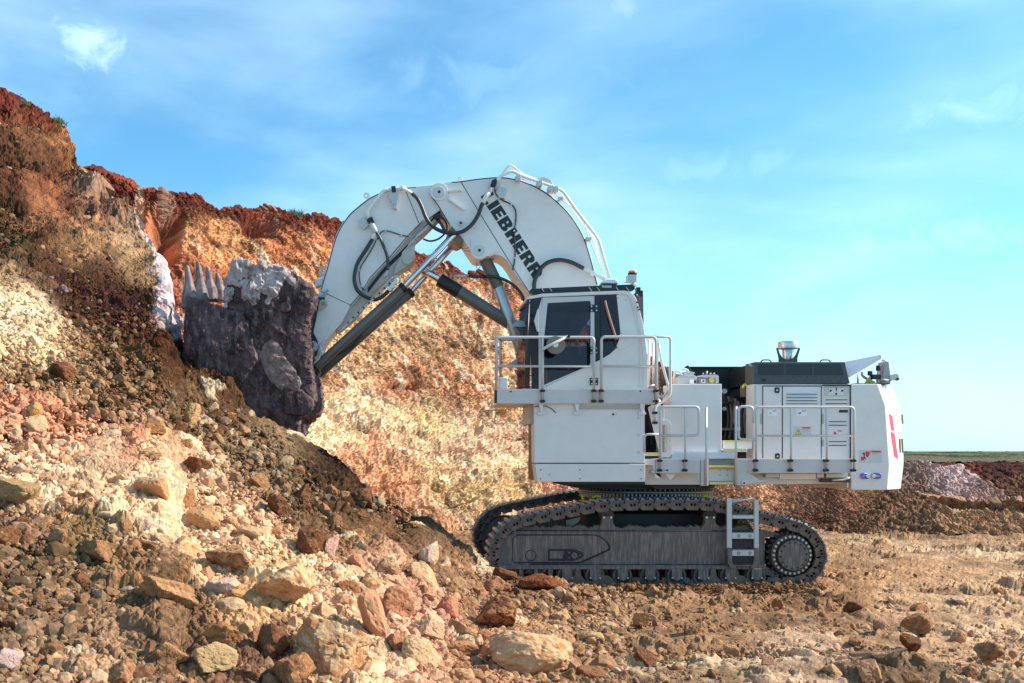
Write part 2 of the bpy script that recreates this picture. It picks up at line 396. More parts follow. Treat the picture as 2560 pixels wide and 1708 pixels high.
# ---- the rubble slope on the left (with the spur it leans on)
PT = np.array([(-400, 190), (-120, 215), (0, 228), (60, 240), (110, 262), (150, 288), (164, 318), (172, 352), (186, 405), (200, 425), (215, 440), (260, 480), (330, 548), (365, 600), (400, 655), (425, 720),
    (440, 790), (452, 850), (500, 905), (560, 975), (640, 1050), (700, 1072), (745, 1092), (820, 1150), (900, 1218), (1000, 1278), (1060, 1310), (1110, 1345), (1150, 1385), (1185, 1425), (1230, 1438), (1300, 1450), (1400, 1462), (1500, 1474), (1700, 1488)], float)
PD = np.array([(-400, 30), (0, 30), (180, 29), (330, 26.5), (452, 22.6), (560, 20.9), (745, 20.6), (900, 20.2), (1100, 20.0), (1185, 19.6), (1300, 19.1), (1500, 18.8), (1700, 18.6)], float)
PB = np.array([(-400, 8.0), (0, 8.6), (400, 9.0), (800, 9.15), (1100, 9.25), (1300, 9.35), (1700, 9.5)], float)
YB = 1850.0
PS = np.array([(-400, 190), (0, 238), (60, 275), (330, 548), (400, 655), (452, 850), (560, 975), (745, 1092), (1000, 1278), (1185, 1425), (1300, 1450), (1700, 1488)], float)   # the crest without its overhangs, for the lie of the slope
def pile_depth(px, py):
    yt = np.interp(px, PS[:, 0], PS[:, 1]); dt = np.interp(px, PD[:, 0], PD[:, 1]); db = np.interp(px, PB[:, 0], PB[:, 1])
    t = np.clip((YB - py) / (YB - yt), 0, 1.12); k = np.interp(px, [0, 450, 900], [0.45, 0.3, 0.0])
    g = t * (1 + k * (1 - t))
    return 1 / (1 / db + (1 / dt - 1 / db) * g)
PILE_C = [(0, 640, 30, (90, 60, 38)), (80, 680, 30, (95, 62, 38)), (160, 740, 35, (92, 54, 32)), (200, 820, 35, (110, 72, 40)), (260, 840, 40, (95, 54, 28)), (300, 900, 40, (110, 72, 40)), (180, 900, 30, (165, 138, 100)), (0, 900, 30, (215, 190, 145)), (240, 900, 40, (140, 110, 72)), (100, 600, 30, (88, 58, 36)), (250, 690, 35, (100, 64, 40)), (320, 780, 35, (88, 50, 28)), (420, 870, 30, (92, 52, 26)), (0, 520, 30, (85, 60, 38)), (60, 350, 30, (120, 80, 50)), (130, 430, 25, (100, 62, 40)), (400, 930, 40, (96, 60, 34)), (520, 960, 30, (90, 56, 30)),
    (20, 245, 40, (125, 52, 35)), (110, 275, 30, (135, 55, 32)), (165, 300, 22, (140, 60, 35)), (60, 320, 45, (140, 96, 60)), (150, 350, 26, (178, 122, 70)), (165, 420, 22, (150, 105, 55)),
    (70, 400, 50, (105, 72, 45)), (30, 470, 50, (110, 66, 42)), (130, 480, 55, (135, 78, 50)), (200, 470, 35, (165, 140, 115)), (90, 540, 40, (190, 130, 85)), (10, 560, 50, (95, 76, 45)), (240, 540, 45, (150, 110, 88)),
    (330, 600, 50, (165, 138, 105)), (60, 620, 45, (105, 85, 48)), (220, 640, 55, (165, 130, 88)), (350, 700, 45, (155, 125, 82)), (120, 700, 60, (92, 56, 34)), (250, 750, 70, (90, 52, 28)), (370, 830, 60, (100, 56, 26)),
    (60, 780, 60, (245, 225, 185)), (10, 700, 40, (190, 160, 115)), (110, 860, 50, (232, 210, 165)), (190, 860, 40, (180, 150, 108)), (415, 800, 16, (240, 225, 235)), (428, 750, 14, (240, 225, 235)), (385, 690, 9, (225, 205, 210)), (405, 720, 9, (232, 215, 222)), (436, 820, 13, (240, 225, 235)),
    (450, 900, 50, (98, 56, 24)), (560, 1010, 50, (105, 72, 42)), (330, 960, 70, (140, 108, 70)), (480, 1040, 60, (135, 110, 75)), (620, 1120, 60, (135, 112, 82)), (700, 1200, 60, (130, 112, 82)), (200, 950, 60, (165, 135, 95)),
    (60, 950, 50, (130, 95, 58)), (40, 1040, 60, (222, 155, 120)), (160, 1080, 60, (225, 152, 112)), (60, 1160, 70, (240, 205, 165)), (260, 1150, 70, (225, 190, 150)), (400, 1180, 70, (225, 185, 145)), (330, 1120, 40, (215, 130, 95)), (520, 1240, 70, (235, 198, 155)), (420, 1290, 70, (240, 212, 170)),
    (640, 1300, 60, (225, 180, 140)), (800, 1180, 45, (80, 56, 34)), (900, 1260, 45, (88, 62, 36)), (770, 1280, 60, (105, 78, 48)), (1000, 1330, 45, (112, 84, 54)), (880, 1350, 60, (140, 108, 72)), (1090, 1380, 50, (140, 110, 80)),  # dark brown crest spots hold soil tone and the crest's shadow together
    (60, 1300, 60, (160, 130, 98)), (50, 1420, 80, (112, 92, 66)), (170, 1500, 80, (128, 104, 76)), (60, 1560, 80, (145, 120, 92)), (200, 1650, 90, (165, 138, 108)), (230, 1400, 60, (145, 122, 82)), (350, 1450, 70, (150, 115, 75)), (420, 1600, 80, (140, 110, 80)),
    (600, 1400, 70, (235, 200, 155)), (720, 1420, 70, (238, 205, 150)), (620, 1520, 60, (225, 185, 130)), (820, 1480, 60, (240, 200, 160)), (950, 1450, 60, (220, 175, 140)), (650, 1650, 70, (140, 105, 78)), (880, 1600, 70, (225, 190, 145)), (1060, 1560, 70, (220, 170, 138)),
    (1180, 1480, 60, (170, 135, 98)), (1200, 1620, 70, (195, 150, 108)), (1350, 1520, 70, (165, 130, 92)), (1400, 1650, 70, (170, 138, 100)), (1300, 1460, 50, (120, 86, 52))]
def rubble_relief(V, nrm, px, amp_big, cell, amp_cell, seed, talus=1.0):
    x, y, z = V[..., 0], V[..., 1], V[..., 2]
    a1, ida, lump = facets(x, y, z, cell * 1.25, seed, 0.7); a2, idb, lump2 = facets(x, y, z, cell * 0.5, seed + 5, 0.8); a3, idc, e3 = facets(x, y, z, cell * 0.21, seed + 15, 1.0)
    big = fbm(x / 2.2, y / 2.2, z / 2.2, 4, seed + 11); mod = 0.6 + 0.8 * sstep(-0.3, 0.3, fbm(x / 1.3, y / 1.3, z / 1.3, 3, seed + 50))
    h = amp_big * big + mod * (amp_cell * 0.95 * a1 * (0.25 + sstep(0.3, 0.8, ida)) + amp_cell * 0.50 * a2 + amp_cell * 0.24 * a3) + amp_cell * 0.28 * fbm(x / cell * 3, y / cell * 3, z / cell * 3, 5, seed + 21, 0.62)
    return h, ida, idb, lump, lump2
def build_slope():
    cols = 880; rows = 700; back = 26
    pxs = np.concatenate([np.linspace(-380, 145, 235)[:-1], np.linspace(145, 215, 90)[:-1], np.linspace(215, 1530, 610)]); cols = len(pxs); ts = np.linspace(0, 1, rows)
    px = np.tile(pxs, (rows, 1)); yt = np.interp(pxs, PT[:, 0], PT[:, 1])
    yt = yt + 14 * sstep(260, 120, pxs) + 5 * fbm(pxs / 18, pxs * 0, pxs * 0, 4, 91) + 3 * fbm(pxs / 5, pxs * 0, pxs * 0, 3, 95)
    ys = np.interp(pxs, PS[:, 0], PS[:, 1])
    py = YB + (ys - YB)[None, :] * ts[:, None] + (yt - ys)[None, :] * ts[:, None] ** 9
    d = pile_depth(px, py); V = to_xyz(px, py, d)
    col = zone_colour(px, py, PILE_C)
    lime = sstep(1, 0.5, (px - np.interp(py, [560, 600, 655, 720, 790, 850], [331, 356, 382, 398, 410, 428]) < 0) * 1.0 + 0.6 * (py < 555) + (py > 850)) * (0.75 + 0.9 * fbm(px / 10, py / 26, px * 0, 4, 7)) * (px < 452)
    lime = np.clip(lime, 0, 1)[..., None]; col = col * (1 - 0.85 * lime) + 0.85 * lime * np.array(s2l((222, 205, 208))) * ALB
    # the far side of the crest, falling away behind it
    s = (np.arange(1, back + 1) / back)[:, None]
    dt = d[-1][None, :]; drop = np.interp(pxs, [0, 200, 450, 700, 1200], [0.6, 2.5, 3.5, 3.0, 0.5])[None, :]
    db = dt + s * np.interp(pxs, [0, 450, 1200], [9, 4.5, 1.5])[None, :]
    zt = V[-1, :, 2][None, :]
    Vb = np.stack([(pxs[None, :] - CX) / F * db, db - D0, zt - drop * s ** 1.2], -1)
    V = np.concatenate([V, Vb], 0); col = np.concatenate([col, np.repeat(col[-1:], back, 0)], 0)
    px = np.concatenate([px, np.tile(pxs, (back, 1))], 0); py = np.concatenate([py, np.repeat(py[-1:], back, 0)], 0)
    nrm = normals(V); e = 3.0; q0 = px[:rows], py[:rows]
    A_ = to_xyz(q0[0] + e, q0[1], pile_depth(q0[0] + e, q0[1])) - to_xyz(q0[0] - e, q0[1], pile_depth(q0[0] - e, q0[1])); B_ = to_xyz(q0[0], q0[1] + e, pile_depth(q0[0], q0[1] + e)) - to_xyz(q0[0], q0[1] - e, pile_depth(q0[0], q0[1] - e))
    nf = np.cross(A_, B_); nf /= np.linalg.norm(nf, axis=-1, keepdims=True) + 1e-9; nf *= np.where(nf[..., 2:3] - nf[..., 1:2] < 0, -1, 1); nrm[:rows] = nf
    cell = 0.42
    h, ida, idb, l1, l2 = rubble_relief(V, nrm, px, 0.30, cell, 0.15, 31)
    # smoother finer-grained zones
    smooth = np.exp(-(((px - 640) / 200) ** 2 + ((py - 1120) / 110) ** 2)) + np.exp(-(((px - 80) / 150) ** 2 + ((py - 800) / 110) ** 2)) + 0.8 * np.exp(-(((px - 290) / 110) ** 2 + ((py - 640) / 60) ** 2)) + np.exp(-(((px - 60) / 150) ** 2 + ((py - 1480) / 160) ** 2))
    smooth = np.clip(smooth, 0, 1)
    h = h * (1 - 0.55 * smooth)
    # hard ledges of the spur, upper left: blocky steps and gullies
    cl = sstep(760, 520, py) * sstep(470, 380, px)
    x, y, z = V[..., 0], V[..., 1], V[..., 2]
    h = h + cl * (0.55 * fbm(x / 1.6, y / 1.6, z / 2.6, 5, 61, 0.55, True) - 0.1)
    for (gx, gy, gr, ga) in ((248, 500, 10, -0.7), (275, 505, 8, -0.5), (215, 548, 11, -0.6), (1000, 1290, 34, -0.35), (930, 1258, 26, -0.3), (700, 1245, 26, -0.4), (395, 1490, 20, -0.25)):
        h = h + ga * np.exp(-(((px - gx) ** 2 + (py - gy) ** 2) / gr ** 2))
    h = h * np.interp(px, [1150, 1500], [1, 0.5]) 
    V = V + nrm * h[..., None]; V[..., 2] -= 0.35 * sstep(1400, 1520, px)
    # a long thin gully runs down the spur
    v = col * (0.72 + 0.55 * ida)[..., None] * (0.80 + 0.4 * idb)[..., None]
    tint = (idb - 0.5)[..., None] * np.array([0.10, 0.0, -0.12]) + 1
    v = v * tint
    pale = (ida > 0.88) & (l1 > 0.55) & (py > 880)
    v = np.where(pale[..., None], v * 0.4 + 0.6 * np.array(s2l((225, 200, 165))) * ALB, v)
    grid_mesh('rubble_slope', V, np.clip(v, 0.01, 0.9), EARTH)
build_slope()

# ---- the quarry cliff behind
BT = np.array([(-500, 470), (60, 470), (215, 437), (300, 465), (380, 495), (490, 506), (560, 530), (640, 534), (700, 539), (780, 546), (840, 570), (920, 600), (1000, 640), (1090, 668), (1160, 692), (1250, 712), (1310, 748), (1400, 790), (1500, 830), (1640, 893),
    (1720, 962), (1800, 1020), (1900, 1085), (2000, 1128), (2100, 1160), (2200, 1195), (2300, 1228), (2400, 1252), (2700, 1275)], float)
BY = np.array([(-500, 1400), (400, 1395), (900, 1345), (1300, 1306), (1600, 1302), (1900, 1326), (2150, 1322), (2350, 1285), (2700, 1280)], float)
BD = np.array([(-500, 34), (400, 34.5), (900, 42), (1300, 50), (1500, 51), (1800, 45), (2100, 38), (2350, 42), (2700, 44)], float)
CL_C = [(300, 480, 30, (125, 48, 32)), (420, 520, 35, (135, 50, 30)), (500, 525, 30, (120, 42, 28)), (600, 550, 30, (130, 48, 30)), (720, 560, 30, (135, 52, 32)), (830, 590, 28, (140, 60, 36)),
    (360, 580, 40, (210, 120, 55)), (480, 600, 45, (225, 150, 75)), (560, 620, 45, (225, 165, 90)), (650, 590, 35, (190, 98, 50)), (720, 640, 45, (205, 130, 62)), (800, 640, 35, (220, 140, 65)), (400, 640, 30, (185, 85, 35)), (600, 700, 50, (205, 130, 60)), (450, 750, 60, (190, 105, 60)), (780, 720, 40, (228, 168, 100)),
    (1100, 690, 30, (140, 62, 40)), (1200, 712, 28, (135, 55, 34)), (1290, 745, 28, (135, 55, 34)), (1020, 660, 28, (150, 70, 42)), (1180, 760, 40, (200, 135, 78)), (1280, 790, 35, (205, 130, 72)), (1080, 780, 50, (222, 175, 115)), (960, 800, 50, (225, 180, 120)),
    (1000, 880, 60, (220, 178, 118)), (1150, 860, 60, (195, 150, 98)), (1250, 880, 50, (215, 170, 115)), (850, 880, 50, (238, 205, 150)), (830, 960, 40, (195, 130, 62)), (1000, 970, 45, (188, 105, 48)), (1120, 985, 45, (190, 120, 62)), (1220, 1000, 45, (205, 150, 88)),
    (830, 1040, 60, (250, 228, 185)), (950, 1060, 60, (250, 225, 180)), (1050, 1050, 50, (240, 215, 150)), (1180, 1070, 50, (240, 210, 170)), (1290, 1060, 50, (225, 180, 120)), (1000, 1130, 60, (245, 218, 172)), (1150, 1150, 60, (242, 210, 168)), (1290, 1150, 50, (240, 205, 165)),
    (1080, 1230, 40, (225, 210, 135)), (1180, 1240, 40, (210, 195, 125)), (1280, 1240, 40, (230, 215, 150)), (900, 1170, 55, (222, 172, 125)), (980, 1230, 55, (212, 160, 112)), (1100, 1300, 60, (212, 165, 118)), (1250, 1300, 60, (225, 180, 130)), (1150, 1370, 60, (190, 135, 90)),
    (1400, 1210, 60, (225, 170, 130)), (1550, 900, 60, (190, 120, 70)), (1640, 960, 40, (200, 125, 75)), (1600, 1200, 80, (190, 145, 100)), (1830, 1240, 60, (165, 125, 82)), (1950, 1250, 60, (172, 130, 84)), (2050, 1270, 50, (125, 88, 62)), (2120, 1270, 50, (150, 105, 72)), (2000, 1310, 50, (110, 76, 52)), (2200, 1260, 60, (120, 92, 68)), (2280, 1250, 50, (130, 105, 78)), (2400, 1270, 70, (145, 115, 82)), (1750, 1150, 80, (170, 125, 82))]
def cliff_depth(px, py):
    yt = np.interp(px, BT[:, 0], BT[:, 1]); dt = np.interp(px, BD[:, 0], BD[:, 1]); yb = np.interp(px, BY[:, 0], BY[:, 1]); db = H * F / (yb - CY) 
    t = np.clip((yb - py) / np.maximum(yb - yt, 1), 0, 1); k = np.interp(px, [900, 1700], [0.25, 0.0])
    return 1 / (1 / db + (1 / dt - 1 / db) * t * (1 + k * (1 - t)))
def build_cliff():
    cols = 1000; rows = 460; back = 30
    pxs = np.linspace(120, 2660, cols); ts = np.linspace(-0.02, 1, rows)
    yt = np.interp(pxs, BT[:, 0], BT[:, 1]) + 4 * fbm(pxs / 30, pxs * 0, pxs * 0, 4, 191) + 2 * fbm(pxs / 6, pxs * 0, pxs * 0, 3, 195); yb = np.interp(pxs, BY[:, 0], BY[:, 1])
    px = np.tile(pxs, (rows, 1)); py = yb[None, :] + (yt - yb)[None, :] * ts[:, None]
    d = cliff_depth(px, py); V = to_xyz(px, py, d); col = zone_colour(px, py, CL_C, 13, 0.72)
    crust = 0.8 * sstep(26, 8, py - yt[None, :] + 10 * fbm(px / 25, py / 25, px * 0, 3, 5)) * sstep(1750, 1500, px)
    col = col * (1 - crust[..., None]) + crust[..., None] * np.array(s2l((122, 56, 38))) * ALB
    s = (np.arange(1, back + 1) / back)[:, None]; db = d[-1][None, :] + s * np.interp(pxs, [0, 1500, 2200], [30, 20, 6])[None, :]; zt = V[-1, :, 2][None, :]
    Vb = np.stack([(pxs[None, :] - CX) / F * db, db - D0, zt - s * np.interp(pxs, [0, 1500, 2200], [0.8, 1.0, 2.0])[None, :]], -1)
    V = np.concatenate([V, Vb], 0); col = np.concatenate([col, np.repeat(col[-1:], back, 0)], 0)
    px = np.concatenate([px, np.tile(pxs, (back, 1))], 0); py = np.concatenate([py, np.repeat(py[-1:], back, 0)], 0)
    nrm = normals(V); x, y, z = V[..., 0], V[..., 1], V[..., 2]
    steep = sstep(1750, 1350, px)
    xs, zs = x + 0.55 * z, z * 0.55; q1, ida, e1 = facets(xs, y, zs, 0.85, 71, 0.9); q2, idb, e2 = facets(xs, y, zs, 0.34, 75, 1.1); q3, idc, e3 = facets(xs, y, zs, 0.15, 79, 1.3)
    rib = fbm(x / 1.5, y / 1.5, z / 7.0, 5, 81, 0.55, True)
    zz = z + 0.35 * fbm(x / 5, y / 5, z / 5, 3, 85) + 0.10 * fbm(x / 0.8, y / 0.8, z / 0.8, 3, 87)
    saw = lambda p, k: np.abs(((zz / p + k * vn(np.floor(zz / p), x / 6, y / 6, 86)) % 1.0) - 0.15) 
    ledge = 1.1 * saw(0.62, 0.2) + 0.7 * saw(0.27, 0.2) + 0.4 * saw(0.13, 0.2)
    band = sstep(960, 1010, py) * sstep(1330, 1240, py)
    h = steep * (0.30 * rib + 0.45 * fbm(x / 3.5, y / 3.5, z / 3.5, 4, 88) + 0.30 * ledge * (0.25 + 0.45 * band)) + (0.10 * q1 + 0.10 * q2) * (0.35 + 0.65 * steep) + 0.10 * q3 + 0.17 * fbm(xs / 0.45, y / 0.45, zs / 0.40, 6, 89, 0.72)
    h = h + (1 - steep) * 0.35 * fbm(x / 2.5, y / 2.5, z / 2.5, 4, 97)
    for (gx, gy, gw, gh, ga) in ((408, 618, 24, 40, -4.5), (440, 570, 10, 26, -0.8), (640, 580, 40, 26, -1.0), (1190, 885, 16, 14, -0.9), (1185, 1075, 6, 20, -0.6), (1020, 975, 60, 9, -0.6), (1120, 1232, 80, 8, -0.5), (845, 640, 18, 30, -0.8)):
        g = np.exp(-((np.abs(px - gx) / gw) ** 3 + (np.abs(py - gy) / gh) ** 3)); h = h + ga * g
    V = V + nrm * h[..., None]
    stra = 0.96 + 0.20 * vn(zz * 3.0, x / 9, y / 9, 100) + 0.20 * vn(zz * 9.0, x / 5, y / 5, 101)
    v = col * (0.80 + 0.40 * ida)[..., None] * (0.80 + 0.4 * idb)[..., None] * (0.8 + 0.4 * idc)[..., None] * (1 - steep * (1 - stra))[..., None]
    pl = sstep(0.12, 0.42, fbm(xs / 0.5, y / 0.5, zs / 0.5, 5, 78, 0.65)) * 0.6 * steep * sstep(540, 700, py); v = v * (1 - pl[..., None]) + pl[..., None] * np.array(s2l((250, 232, 200))) * ALB  # pale specks put bright highlights into the rock colour
    dk = sstep(0.14, 0.08, idb) * 0.4; v = v * (1 - dk[..., None]) * (1.10 + 0.06 * band + 0.75 * sstep(1650, 1850, px))[..., None]  # lower band and right slope lightened in colour against their shade
    # vertical streaks washed down the face
    wash = sstep(0.25, 0.6, fbm(px / 22, py / 260, px * 0, 4, 111)) * steep
    v = v * (1 - 0.35 * wash[..., None]) + 0.35 * wash[..., None] * np.array(s2l((245, 225, 190))) * ALB
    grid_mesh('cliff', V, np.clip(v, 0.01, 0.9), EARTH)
build_cliff()

# ---- the flat floor of the pit, one sheet to the horizon
GR_C = [(1500, 1500, 90, (185, 150, 108)), (1500, 1560, 70, (175, 140, 105)), (1900, 1500, 80, (165, 128, 88)), (1750, 1600, 100, (170, 132, 92)), (2150, 1350, 80, (190, 155, 112)), (2400, 1360, 80, (205, 168, 125)), (2300, 1430, 80, (200, 162, 118)), (2500, 1450, 60, (215, 180, 138)),
    (2300, 1520, 90, (215, 180, 138)), (2450, 1560, 70, (225, 190, 150)), (2100, 1480, 60, (170, 130, 88)), (2400, 1650, 90, (205, 170, 130)), (2000, 1680, 90, (222, 190, 155)), (1700, 1690, 80, (180, 148, 108)), (2200, 1600, 60, (185, 148, 108)), (1400, 1680, 80, (175, 140, 102)), (2450, 1290, 60, (155, 125, 88)), (2200, 1310, 50, (150, 118, 82)), (1000, 1500, 200, (170, 130, 90))]
def build_ground():
    cols = 900; pxs = np.linspace(-1500, 4200, cols)
    pxs = np.concatenate([np.linspace(-3000, 1000, 120)[:-1], np.linspace(1000, 2700, 860), np.linspace(2700, 6000, 60)[1:]])
    ys = np.concatenate([np.linspace(1950, 1215, 470)[:-1], np.linspace(1215, 1140, 60)[:-1], 1128 + 12 * np.linspace(1, 0.12, 20)])
    px, py = np.meshgrid(pxs, ys); d = H * F / (py - CY); V = to_xyz(px, py, d)
    x, y = V[..., 0], V[..., 1]; z0 = x * 0
    far = sstep(60, 25, d)
    g1, ida, e1 = facets(x, y, z0, 0.20, 131, 1.5); g2, idb, e2 = facets(x, y, z0, 0.55, 135, 1.5)
    rough = 0.45 + 0.75 * sstep(-0.2, 0.3, fbm(x / 2.4, y / 1.3, z0, 4, 141))
    rough = np.maximum(rough, sstep(2000, 1500, px) * sstep(1460, 1520, py) * 0.9)
    h = 0.09 * fbm(x / 2.2, y / 1.5, z0, 4, 145) + rough * (0.06 * g1 * sstep(0.4, 0.6, ida) + 0.13 * g2 * sstep(0.55, 0.85, idb)) + 0.055 * rough * fbm(x / 0.35, y / 0.28, z0, 5, 151, 0.55) + 0.012 * fbm(x / 0.12, y / 0.12, z0, 4, 152, 0.6)
    ruts = 0.085 * np.sin(y * 3.1 + 0.15 * x + 1.5 * fbm(x / 5, y / 5, z0, 3, 155)) * sstep(1500, 1900, px)
    V[..., 2] += (h + ruts) * far - 0.05
    col = zone_colour(px, py, GR_C, 23, 0.78)
    dark = sstep(0.0, 0.4, fbm(x / 1.6, y / 1.0, z0, 5, 161, 0.6))
    col = col * (1 - 0.50 * dark[..., None] * rough[..., None])
    pale = sstep(0.15, 0.45, fbm(x / 3.0, y / 0.8, z0, 4, 165)) * (1 - dark)
    col = col * (1 - 0.5 * pale[..., None]) + 0.5 * pale[..., None] * np.array(s2l((240, 212, 178))) * ALB
    col = col * np.array([0.96, 0.93, 0.85]) * (0.76 + 0.34 * ida)[..., None] * (1 - 0.18 * sstep(1390, 1310, py))[..., None]
    grid_mesh('ground', V, np.clip(col, 0.01, 0.9), EARTH)
build_ground()

# ---- spoil heaps, banks and fields to the right
def mound(name, top, base_y, depth, back, ctrl, amp, cell, seed, cols, rows, foot=None):
    top = np.array(top, float); pxs = np.linspace(top[0, 0], top[-1, 0], cols)
    yt = np.interp(pxs, top[:, 0], top[:, 1]); ts = np.linspace(0, 1, rows)
    px = np.tile(pxs, (rows, 1)); py = base_y + (yt - base_y)[None, :] * ts[:, None]
    d0 = depth; ht = (base_y - yt) / (base_y - yt).max()
    d = d0 + (back * ht)[None, :] * ts[:, None]
    V = to_xyz(px, py, d)
    s = (np.arange(1, 15) / 14)[:, None]; db = d[-1][None, :] + s * back * 1.4; zt = V[-1, :, 2][None, :]
    Vb = np.stack([(pxs[None, :] - CX) / F * db, db - D0, zt * (1 - s) - 0.3 * s], -1)
    V = np.concatenate([V, Vb], 0); col = zone_colour(px, py, ctrl, seed); col = np.concatenate([col, np.repeat(col[-1:], 14, 0)], 0)
    nrm = normals(V); x, y, z = V[..., 0], V[..., 1], V[..., 2]
    k1, ida, e1 = facets(x, y, z, cell, seed); k2, idb, e2 = facets(x, y, z, cell * 0.45, seed + 4)
    h = amp * (k1 + 0.6 * k2 + 1.3 * fbm(x / cell / 3, y / cell / 3, z / cell / 3, 4, seed + 2))
    V = V + nrm * h[..., None]
    return grid_mesh(name, V, np.clip(col * (1.2 if 'red' in name else 1.35 if 'lilac' in name else 1.8) * (0.7 + 0.6 * ida)[..., None], 0.01, 0.9), EARTH)
mound('lilac_spoil_heap', [(2200, 1250), (2262, 1165), (2300, 1158), (2330, 1165), (2360, 1172), (2390, 1163), (2420, 1182), (2460, 1210), (2500, 1235), (2540, 1256), (2570, 1262)], 1264, 48, 5, [(2280, 1190, 50, (150, 130, 120)), (2390, 1200, 50, (176, 160, 160)), (2450, 1240, 40, (150, 122, 110)), (2300, 1240, 50, (115, 88, 75))], 0.22, 0.5, 211, 300, 110)
mound('brown_spoil_heap', [(2080, 1322), (2190, 1252), (2240, 1218), (2290, 1225), (2330, 1255), (2400, 1277), (2500, 1286), (2620, 1292)], 1345, 32.4, 3.0, [(2220, 1240, 50, (120, 92, 66)), (2280, 1280, 50, (118, 92, 68)), (2450, 1300, 60, (140, 112, 80))], 0.16, 0.36, 221, 340, 90)
mound('red_earth_bank', [(2180, 1160), (2330, 1162), (2400, 1164), (2460, 1158), (2560, 1156), (2800, 1154)], 1216, 72, 6, [(2400, 1170, 60, (125, 62, 48)), (2500, 1190, 60, (85, 45, 35)), (2560, 1165, 40, (95, 50, 40))], 0.25, 0.9, 231, 200, 60)
mound('dark_earth_bank', [(2420, 1225), (2470, 1205), (2520, 1196), (2600, 1192), (2800, 1190)], 1258, 54, 4, [(2500, 1210, 50, (88, 55, 38)), (2560, 1230, 60, (110, 78, 55))], 0.2, 0.5, 241, 180, 50)
def build_field():
    pxs = np.linspace(1700, 3400, 500); r = 60
    d = np.concatenate([np.linspace(84, 130, r), np.linspace(135, 1500, 30)]); ys = np.concatenate([np.linspace(1157, 1131.5, r), np.linspace(1131.2, 1128.6, 30)])
    px, py = np.meshgrid(pxs, ys); dd = np.repeat(d[:, None], 500, 1); V = to_xyz(px, py, dd); x, y = V[..., 0], V[..., 1]
    V[..., 2] += (0.35 * np.abs(fbm(x / 1.6, y / 1.6, x * 0, 5, 251, 0.6)) + 0.02) * sstep(400, 100, dd)
    g = sstep(-0.2, 0.3, fbm(x / 3, y / 6, x * 0, 4, 255))[..., None] * sstep(1150, 1143, py)[..., None]
    c = np.array(s2l((98, 92, 66))) * (1 - g) + np.array(s2l((40, 54, 28))) * g
    grid_mesh('field', V, np.clip(c * ALB, 0.01, 0.9), EARTH)
build_field()

# ------------------------------------------------------------------ stones
def ico(n):
    bm = bmesh.new(); bmesh.ops.create_icosphere(bm, subdivisions=n, radius=1)
    v = np.array([x.co[:] for x in bm.verts]); f = np.array([[q.index for q in p.verts] for p in bm.faces]); bm.free(); return v, f
ICO = {n: ico(n) for n in (1, 2, 3, 4, 5)}
def rock_shape(n, seed, sharp=9.0, k=12, nz=0.10):
    sharp = 34.0 if n > 2 else 18.0; k = 11 if n > 2 else 9
    r_ = np.random.default_rng(seed); v, f = ICO[n]
    pn = r_.normal(size=(k, 3)); pn /= np.linalg.norm(pn, axis=1, keepdims=True); hh = r_.uniform(0.42, 1.0, k)
    dt = np.maximum(v @ pn.T, 0) / hh
    rad = 1 / (np.sum(dt ** sharp, 1) + 0.05) ** (1 / sharp)
    o = seed * 3.7
    a, b, c = v[:, 0] * 1.5 + o, v[:, 1] * 1.5, v[:, 2] * 1.5
    rad = rad * (1 + nz * fbm(a, b, c, 4, seed % 97)) 
    if n >= 4:
        rad = rad * (1 + 0.09 * fbm(a * 3, b * 3, c * 3, 5, seed % 89, 0.65)) - 0.07 * sstep(0.5, 0.9, fbm(a * 1.4, b * 1.4, c * 1.4, 3, seed % 71, 0.5, True))
    return v * rad[:, None]
def rot_mats(n, r_):
    q = r_.normal(size=(n, 4)); q /= np.linalg.norm(q, axis=1, keepdims=True); w, x, y, z = q.T
    return np.stack([1 - 2 * (y * y + z * z), 2 * (x * y - z * w), 2 * (x * z + y * w), 2 * (x * y + z * w), 1 - 2 * (x * x + z * z), 2 * (y * z - x * w), 2 * (x * z - y * w), 2 * (y * z + x * w), 1 - 2 * (x * x + y * y)], -1).reshape(n, 3, 3)
def scatter(name, pos, size, col, label, cat, seed, sub=2, variants=14):
    """many loose stones nobody could count, one mesh"""
    r_ = np.random.default_rng(seed); n = len(pos); base, f = ICO[sub]
    shapes = np.stack([rock_shape(sub, 500 + i, 8, 10, 0.12) for i in range(variants)])
    R_ = rot_mats(n, r_); sc = r_.uniform(0.65, 1.15, (n, 3)); sc[:, 2] *= 0.85
    v = shapes[r_.integers(0, variants, n)] * sc[:, None, :]
    v = np.einsum('nij,nkj->nki', R_, v) * size[:, None, None] + pos[:, None, :]
    nv = base.shape[0]; F_ = (f[None] + (np.arange(n) * nv)[:, None, None]).reshape(-1, 3)
    me = bpy.data.meshes.new(name); make_mesh(me, v.reshape(-1, 3), F_, np.repeat(np.clip(col, 0.01, 0.85), nv, 0), smooth=False); me.materials.append(STONE)
    o = bpy.data.objects.new(name, me); COL.objects.link(o); tag(o, label, cat, kind='stuff'); return o
def stone_col(base, r_):
    n = len(base); k = r_.uniform(0.6, 1.45, (n, 1)); c = base * k
    n_ = 0
    pal = np.array([s2l(q) for q in ((238, 205, 165), (215, 160, 125), (150, 98, 60), (112, 76, 48), (228, 208, 208), (205, 155, 95), (190, 115, 85))]) * ALB * 0.85
    m = r_.random(n)[:, None] ** 1.6 * 0.5
    return c * (1 - m) + m * pal[r_.choice(len(pal), n, p=[.25, .22, .15, .14, .03, .13, .08])]
